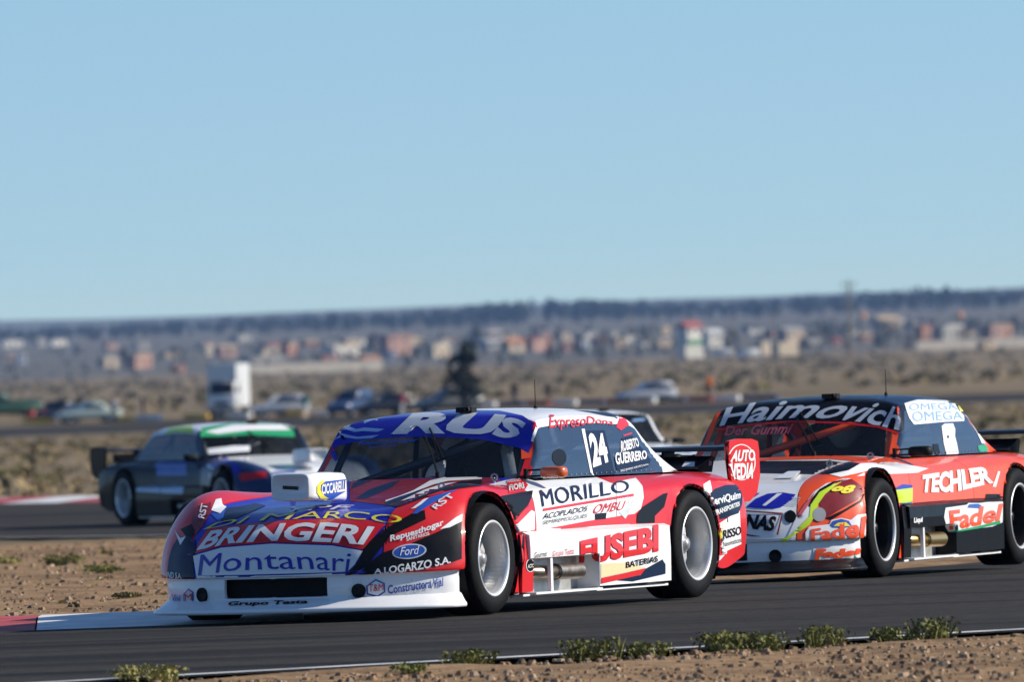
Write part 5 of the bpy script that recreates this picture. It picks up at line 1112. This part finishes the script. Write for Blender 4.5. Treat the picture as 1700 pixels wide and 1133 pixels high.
# ------------------------------------------------------------------ vehicles, people and tyre barriers beside the back track
for k, c in dict(v_white=(.66,.67,.68), v_silver=(.36,.39,.44), v_dark=(.012,.014,.02), v_blue=(.03,.06,.14), v_pale=(.40,.48,.44), v_grey=(.13,.14,.15), v_green=(.03,.09,.05)).items(): M[k] = mat(k, c, .35, coat=.4, noise_amt=.06, noise_scale=2)
M['v_glass'] = mat('vehicle_glass', (.01,.012,.014), .08); M['lamp'] = mat('head_lamp', (.6,.6,.58), .15); M['lamp_red'] = mat('tail_lamp', (.4,.01,.01), .2)
def loft_x(mb, secs):
    """rounded box sections along x: (x, half width bottom, half width top, z bottom, z top)"""
    vs = []
    for x, wb, wt, z0, z1 in secs:
        c = (z1-z0)*.18
        vs += [(x,-wb,z0),(x,wb,z0),(x,wb,z1-c),(x,wt,z1),(x,-wt,z1),(x,-wb,z1-c)]
    n = len(secs); mb.add(vs, [(i*6+k, i*6+(k+1)%6, (i+1)*6+(k+1)%6, (i+1)*6+k) for i in range(n-1) for k in range(6)] + [tuple(range(6)), tuple((n-1)*6+k for k in range(5,-1,-1))])
def parked(px, yb, ang, paint_, kind, label):
    """road car; kind: hatch, sedan, suv, pickup. x forward"""
    g = at_ground(px, yb); root = empty('parked_car', g, radians(ang)); tag(root, label, 'car' if kind != 'pickup' else 'pickup', 'cars parked beside the back track')
    H = {'hatch': 1.45, 'sedan': 1.42, 'suv': 1.72, 'pickup': 1.75}[kind]; L = {'hatch': 3.9, 'sedan': 4.4, 'suv': 4.5, 'pickup': 5.1}[kind]; b = H*.58; l = L/2; w = .86
    mb = MB(); loft_x(mb, [(-l,.78,.70,.45,b-.05),(-l+.12,w,w-.06,.28,b+.02),(-l*.35,w,w-.05,.22,b+.03),(l*.35,w,w-.05,.22,b),(l*.72,w,w-.08,.25,b-.1),(l-.1,w-.03,w-.14,.3,b-.2),(l,.74,.66,.42,b-.28)]); mb.build('body', M[paint_], root, True)
    r0, r1 = {'hatch': (-l+.12, l*.38), 'sedan': (-l*.62, l*.36), 'suv': (-l+.1, l*.40), 'pickup': (-l*.05, l*.48)}[kind]; tb = {'hatch': .30, 'sedan': .55, 'suv': .22, 'pickup': .2}[kind]
    mb = MB(); loft_x(mb, [(r0,.76,.72,b-.02,b+.03),(r0+tb,.70,.60,b-.02,H-.03),(0,.72,.62,b-.02,H),(r1-.75,.70,.60,b-.02,H-.03),(r1,.76,.72,b-.02,b+.04)]); mb.build('cabin', M[paint_], root, True)
    for s in (1, -1):
        for q, (xa, xb_) in enumerate(((r0+tb+.02, (r0+r1)/2-.1), ((r0+r1)/2-.02, r1-.62))):
            mb = MB(); y0, y1 = s*.765, s*.665; z0, z1 = b+.06, H-.13; t = .18
            mb.add([(xa-(t if q == 0 else 0), y0, z0), (xb_+(t if q else 0), y0, z0), (xb_, y1, z1), (xa, y1, z1), (xa-(t if q == 0 else 0), y0-s*.03, z0), (xb_+(t if q else 0), y0-s*.03, z0), (xb_, y1-s*.03, z1), (xa, y1-s*.03, z1)], [(0,1,2,3),(4,7,6,5),(0,4,5,1),(1,5,6,2),(2,6,7,3),(3,7,4,0)]); mb.build('window', M['v_glass'], root)
        for cx in (l*.62, -l*.60):
            wr = empty('wheel', (cx, s*(w-.1), .31)); wr.parent = root
            mb = MB(); mb.lathe([(-.1,.2),(-.1,.29),(-.06,.31),(.06,.31),(.1,.29),(.1,.2)], 20); mb.build('tyre', M['tyre'], wr, True)
            mb = MB(); mb.lathe([(s*.09,.21),(s*.07,.1),(s*.085,.001)], 14); mb.build('rim', M['rim'], wr, True)
        mb = MB(); mb.box((l-.06, s*.58, b-.36), (.1, .3, .14)); mb.build('headlight', M['lamp'], root); mb = MB(); mb.box((-l+.05, s*.66, b-.18), (.1, .2, .2)); mb.build('tail_light', M['lamp_red'], root)
    for nm, xa, xb_ in (('windscreen', r1-.06, r1-.70), ('rear_window', r0+.05, r0+tb-.02)):
        mb = MB(); z0, z1 = b+.06, H-.10; e = .035 if nm == 'windscreen' else -.035
        mb.add([(xa+e,-.66,z0),(xa+e,.66,z0),(xb_+e,.55,z1),(xb_+e,-.55,z1),(xa,-.66,z0),(xa,.66,z0),(xb_,.55,z1),(xb_,-.55,z1)], [(0,1,2,3),(4,7,6,5),(0,4,5,1),(1,5,6,2),(2,6,7,3),(3,7,4,0)]); mb.build(nm, M['v_glass'], root)
    if kind == 'pickup':
        for s in (1, -1): mb = MB(); mb.box((-l*.53, s*.82, b+.1), (l*.9, .06, .3)); mb.build('bed_side', M[paint_], root)
parked(463, 692, 196, 'v_silver', 'hatch', 'silver car right of the white truck')
parked(146, 702, 195, 'v_pale', 'sedan', 'pale green car near the red barrels at the left')
parked(93, 702, 250, 'v_dark', 'hatch', 'black car between the red barrels and the pale green car')
parked(10, 694, 200, 'v_green', 'pickup', 'green pickup cut by the left frame edge')
parked(583, 691, 245, 'v_blue', 'suv', 'dark blue off-roader left of the lead car roof')
parked(638, 689, 205, 'v_dark', 'hatch', 'black car beside the spectator in pink')
parked(745, 686, 205, 'v_grey', 'suv', 'dark grey off-roader in front of the lone tree')
parked(1073, 670, 200, 'v_silver', 'hatch', 'silver car behind the blue and red tyre barrier')
# vans in front of the town
def van(px, yb, label, wpx, ang):
    g = at_ground(px, yb); root = empty('white_van', g, radians(ang)); tag(root, label, 'van', 'white vans below the town')
    mb = MB(); loft_x(mb, [(-2.5,.9,.85,.4,2.2),(-2.4,.95,.9,.3,2.3),(.9,.95,.88,.3,2.3),(1.5,.95,.85,.3,1.75),(2.3,.9,.8,.35,1.2),(2.5,.85,.75,.45,1.0)]); mb.build('body', M['v_white'], root, True)
    mb = MB(); mb.add([(1.62,-.75,1.62),(1.62,.75,1.62),(1.0,.72,2.2),(1.0,-.72,2.2),(1.58,-.75,1.58),(1.58,.75,1.58),(.96,.72,2.16),(.96,-.72,2.16)], [(0,1,2,3),(4,7,6,5),(0,4,5,1),(1,5,6,2),(2,6,7,3),(3,7,4,0)]); mb.build('windscreen', M['v_glass'], root)
    for s in (1, -1):
        mb = MB(); mb.box((.75, s*.95, 1.75), (.9, .04, .55)); mb.build('window', M['v_glass'], root)
        for cx in (1.5, -1.5): mb = MB(); mb.lathe([(-.1,.05),(-.1,.3),(-.05,.34),(.05,.34),(.1,.3),(.1,.05)], 18, 'y', (cx, s*.85, .34)); mb.build('wheel', M['tyre'], root, True)
van(1200, 596, 'white van right of the tall box trailer', 40, 190); van(1242, 597, 'white van left of the cream containers', 28, 200)
# the tall white truck
g = at_ground(378, 694); T = empty('white_truck', g, radians(-98)); T.scale = (1, .86, 1); tag(T, 'tall white box truck parked by the back track, front towards the viewer', 'truck')
def tp(nm, c, d, m_, tpv=1.0, parent=T): mb = MB(); mb.box(c, d, 0, tpv); return mb.build(nm, M[m_], parent)
mb = MB(); loft_x(mb, [(.6,1.12,1.08,.5,2.5),(1.9,1.12,1.05,.45,2.5),(2.25,1.1,1.0,.45,1.6),(2.32,1.05,.95,.5,1.2)]); cab = mb.build('cab', M['v_white'], T, True)
mb = MB(); mb.add([(2.285,-.95,1.6),(2.285,.95,1.6),(1.98,.9,2.36),(1.98,-.9,2.36),(2.2,-.95,1.6),(2.2,.95,1.6),(1.9,.9,2.36),(1.9,-.9,2.36)], [(0,1,2,3),(4,7,6,5),(0,4,5,1),(1,5,6,2),(2,6,7,3),(3,7,4,0)]); mb.build('windscreen', M['v_glass'], cab)
for s in (1, -1):
    tp('side_window', (1.5, s*1.12, 1.95), (.7, .05, .6), 'v_glass', 1, cab); tp('headlight', (2.3, s*.75, .85), (.1, .35, .2), 'lamp', 1, cab); tp('mirror', (2.0, s*1.28, 1.9), (.08, .16, .4), 'v_dark', 1, cab)
    for cx in (1.5, -2.4): mb = MB(); mb.lathe([(-.16,.1),(-.16,.42),(-.1,.46),(.1,.46),(.16,.42),(.16,.1)], 20, 'y', (cx, s*.95, .46)); mb.build('wheel', M['tyre'], T, True)
tp('grille', (2.31, 0, .95), (.06, 1.1, .3), 'v_dark', 1, cab); tp('bumper', (2.34, 0, .55), (.14, 2.15, .22), 'v_grey', 1, cab)
tp('cargo_box', (-1.5, 0, 2.18), (4.0, 2.34, 2.86), 'v_white'); tp('chassis', (-1.0, 0, .6), (5.0, .9, .2), 'v_dark'); tp('overcab_box', (1.25, 0, 3.05), (1.46, 2.3, 1.08), 'v_white')
# tyre barrier sections, each painted one colour
for k, c in dict(b_yellow=(.85,.50,.07), b_white=(.80,.80,.78), b_blue=(.025,.05,.13), b_red=(.24,.03,.035)).items(): M[k] = mat(k, c, .75, noise_amt=.2, noise_scale=3)
def barrier(px0, px1, yb, hpx, c, label):
    a, b = at_ground(px0, yb), at_ground(px1, yb); mid = (a+b)/2; sc = FPX/mid.y; L = (b-a).length; h = hpx/sc; root = empty('tyre_barrier', mid); tag(root, label, 'tyre barrier', 'painted tyre barriers along the back track')
    n = max(3, round(L/.55)); d = (b-a)/n; me = None
    for q in range(n):
        if me is None: mb = MB(); R = L/n/2; mb.lathe([(0,R*.55),(0,R*.9),(h*.12,R),(h*.42,R),(h*.5,R*.9),(h*.5,R*.9),(h*.58,R),(h*.9,R),(h,R*.88),(h,R*.5),(h*.5,R*.45)], 14, 'z'); me = mb.mesh('tyre_stack', [M['b_'+c]], True)
        o = link('tyre_stack', me, None, root); p = a + d*(q+.5) - mid; o.location = (p.x, p.y, 0)
def yb_(x): return 706 - .0295*x
for x0, x1, c, l in [(40,84,'yellow','yellow tyre barrier below the red barrels, leftmost'),(87,130,'white','white tyre barrier below the pale green car'),(176,220,'yellow','yellow tyre barrier just right of the pale green car'),(222,266,'white','white tyre barrier left of the white truck'),(308,346,'yellow','yellow tyre barrier at the left foot of the white truck'),(349,414,'white','white tyre barrier in front of the white truck'),(462,506,'yellow','yellow tyre barrier in front of the silver car'),(512,545,'white','white tyre barrier beside the spectator in teal'),
  (800,822,'white','white tyre barrier section left of the long coloured row'),(824,870,'blue','dark blue tyre barrier at the left end of the coloured row'),(872,911,'red','dark red tyre barrier behind the antenna of the lead car'),(914,956,'white','white tyre barrier in the left part of the coloured row'),(958,1001,'blue','dark blue tyre barrier left of the silver car behind the row'),(1003,1045,'red','dark red tyre barrier touching the silver car behind the row'),(1047,1087,'white','white tyre barrier in front of the silver car behind the row'),(1089,1138,'blue','dark blue tyre barrier right of the silver car behind the row'),(1140,1181,'red','dark red tyre barrier at the feet of the marshal'),(1183,1226,'white','white tyre barrier just right of the marshal'),(1228,1290,'blue','dark blue tyre barrier at the right end of the row, above the orange car')]:
    barrier(x0, x1, yb_((x0+x1)/2) if x0 < 700 else 697.5 - .0268*((x0+x1)/2 - 0)*1.0 + 1, 8.5 if x0 < 700 else 9, c, l)
# people at the fence
for k, c in dict(skin=(.42,.24,.16), hair=(.03,.02,.015), jeans=(.03,.045,.09), dark_cloth=(.02,.02,.025), teal_cloth=(.03,.26,.24), pink_cloth=(.5,.09,.12), orange_cloth=(.75,.18,.02), white_cloth=(.6,.6,.58)).items(): M['c_'+k] = simple('cloth_'+k, c, .9)
def person(px, yb, ang, top, legs, label, seed, group='spectators beside the back track'):
    r = random.Random(seed); g = at_ground(px, yb); a = .12*r.uniform(-1, 1)
    V = [(0,0,.95),(0,0,1.18),(0,0,1.42),(0,.01,1.52),(.01,.01,1.63),(.02,.01,1.74), (0,.10,.90),(.03,.11,.50),(0,.12,.08),(.13,.13,.04), (0,-.10,.90),(-.02,-.11,.50),(-.04,-.12,.08),(.09,-.13,.04), (0,.19,1.40),(-.02,.25,1.14),(.08+a,.22,.92),(.12+a,.21,.84), (0,-.19,1.40),(-.02,-.25,1.14),(.10-a,-.22,.94),(.15-a,-.20,.86)]
    E = [(0,1),(1,2),(2,3),(3,4),(4,5),(0,6),(6,7),(7,8),(8,9),(0,10),(10,11),(11,12),(12,13),(2,14),(14,15),(15,16),(16,17),(2,18),(18,19),(19,20),(20,21)]
    R = [(.15,.11),(.15,.11),(.16,.10),(.055,.055),(.085,.10),(.07,.08),(.085,.085),(.06,.06),(.045,.045),(.035,.045),(.085,.085),(.06,.06),(.045,.045),(.035,.045),(.065,.065),(.045,.045),(.035,.035),(.03,.04),(.065,.065),(.045,.045),(.035,.035),(.03,.04)]
    me = bpy.data.meshes.new('p'); me.from_pydata(V, E, []); o = bpy.data.objects.new('p', me); COL.objects.link(o)
    md = o.modifiers.new('s', 'SKIN'); sv = me.skin_vertices[0].data
    for i, q in enumerate(R): sv[i].radius = q
    sv[0].use_root = True; sd = o.modifiers.new('d', 'SUBSURF'); sd.levels = 1
    bpy.context.view_layer.update(); dg = bpy.context.evaluated_depsgraph_get(); m2 = bpy.data.meshes.new_from_object(o.evaluated_get(dg)); bpy.data.objects.remove(o)
    for q in (top, legs, 'skin', 'hair'): m2.materials.append(M['c_'+q])
    for p in m2.polygons:
        c = p.center; p.use_smooth = True
        p.material_index = 3 if c.z > 1.70 or (c.z > 1.60 and c.x < -.02) else (2 if c.z > 1.50 or (abs(c.y) > .17 and c.z < 1.0) else (0 if c.z > .93 else 1))
    b = link('person', m2); b.location = g; b.rotation_euler = (0, 0, radians(ang)); tag(b, label, 'person', group)
person(238, 697, 200, 'dark_cloth', 'dark_cloth', 'person in dark clothes standing left of the white truck', 1)
person(507, 695, 250, 'teal_cloth', 'white_cloth', 'person in a teal top beside the silver car', 2)
person(668, 692, 230, 'pink_cloth', 'white_cloth', 'person in a pink top next to the black car', 3)
person(789, 682, 280, 'orange_cloth', 'jeans', 'person in orange right of the lone tree', 4)
person(1178, 664, 270, 'orange_cloth', 'dark_cloth', 'marshal in orange standing behind the coloured tyre row', 5)
person(855, 676, 240, 'dark_cloth', 'jeans', 'person in dark clothes behind the blue tyre barrier, left of the antenna', 6)
person(911, 674, 300, 'dark_cloth', 'dark_cloth', 'person in black behind the tyre row, right of the antenna', 7)
person(190, 702, 260, 'white_cloth', 'jeans', 'person in a white top right of the pale green car', 8)
def driver(car, suit, helmet, label):
    r = CARS[car][0]
    V = [(-.60,0,.42),(-.66,0,.62),(-.70,0,.78),(-.68,0,.86),(-.66,0,.93),(-.30,.10,.46),(.05,.13,.40),(.30,.12,.28),(-.30,-.10,.46),(.05,-.13,.40),(.30,-.12,.28),(-.68,.19,.76),(-.50,.26,.62),(-.24,.19,.70),(-.10,.13,.745),(-.68,-.19,.76),(-.50,-.26,.62),(-.24,-.19,.70),(-.10,-.13,.745)]
    E = [(0,1),(1,2),(2,3),(3,4),(0,5),(5,6),(6,7),(0,8),(8,9),(9,10),(2,11),(11,12),(12,13),(13,14),(2,15),(15,16),(16,17),(17,18)]
    R = [.13,.14,.13,.06,.08,.085,.06,.05,.085,.06,.05,.07,.05,.04,.04,.07,.05,.04,.04]
    me = bpy.data.meshes.new('p'); me.from_pydata(V, E, []); o = bpy.data.objects.new('p', me); COL.objects.link(o); o.modifiers.new('s', 'SKIN'); sv = me.skin_vertices[0].data
    for i, q in enumerate(R): sv[i].radius = (q, q)
    sv[0].use_root = True; o.modifiers.new('d', 'SUBSURF').levels = 1
    bpy.context.view_layer.update(); m2 = bpy.data.meshes.new_from_object(o.evaluated_get(bpy.context.evaluated_depsgraph_get())); bpy.data.objects.remove(o)
    m2.materials.append(M['c_'+suit]); m2.polygons.foreach_set('use_smooth', [True]*len(m2.polygons)); b = link('person', m2); b.matrix_world = r.matrix_world.copy(); b.location = r.location; b.rotation_euler = r.rotation_euler; tag(b, label, 'person', 'drivers at the wheel')
    mb = MB(); n = 20; vs = []
    for k in range(13):
        a = -pi/2 + pi*k/12
        for q in range(n): t = 2*pi*q/n; vs.append((-.645 + .145*cos(a)*cos(t), .118*cos(a)*sin(t), .945 + .13*sin(a) - (.02 if k < 3 else 0)))
    mb.add(vs, [(k*n+q, k*n+(q+1)%n, (k+1)*n+(q+1)%n, (k+1)*n+q) for k in range(12) for q in range(n)]); h = mb.build('helmet', paint(helmet), b, True)
    mb = MB(); vs = []
    for k in range(4):
        for q in range(11): t = radians(-62 + 124*q/10); vs.append((-.645 + .150*cos(t)*(1 - .03*abs(k-1.5)), .123*sin(t), .925 + .022*k))
    mb.add(vs, [(k*11+q, k*11+q+1, (k+1)*11+q+1, (k+1)*11+q) for k in range(3) for q in range(10)]); mb.build('visor', M['v_glass'], h, True)
driver('24', 'dark_cloth', 'navy', 'driver in dark overalls and helmet at the wheel of car 24')
driver('98', 'dark_cloth', 'white', 'driver in a white helmet at the wheel of the orange red car')
M['barrel_red'] = mat('barrel_red', (.42,.02,.02), .45)
def barrel(px, yb, label):
    g = at_ground(px, yb); mb = MB(); mb.lathe([(0,0),(0,.29),(.28,.29),(.30,.31),(.32,.29),(.58,.29),(.60,.31),(.62,.29),(.88,.29),(.90,.30),(.88,.26),(.86,0)], 18, 'z'); o = mb.build('oil_drum', M['barrel_red'], None, True); o.location = g; tag(o, label, 'drum', 'red drums beside the back track')
barrel(52, 704, 'left one of the two red drums at the left'); barrel(70, 703, 'right one of the two red drums, next to the black car')
# ------------------------------------------------------------------ thin blue haze over the plain
hz = bpy.data.materials.new('haze'); hz.use_nodes = True; nt = hz.node_tree
for n in list(nt.nodes): nt.nodes.remove(n)
out = nt.nodes.new('ShaderNodeOutputMaterial'); pv = nt.nodes.new('ShaderNodeVolumePrincipled'); pv.inputs['Color'].default_value = (.30,.52,1.0,1); pv.inputs['Absorption Color'].default_value = (1,1,1,1); pv.inputs['Density'].default_value = 4.0e-5; pv.inputs['Anisotropy'].default_value = .0
nt.links.new(pv.outputs[0], out.inputs['Volume'])
mb = MB(); mb.box((0, 8900, 8), (13600, 18400, 60)); mb.box
o = mb.build('haze', hz); tag(o, 'thin blue haze lying over the plain', 'haze', kind='stuff')
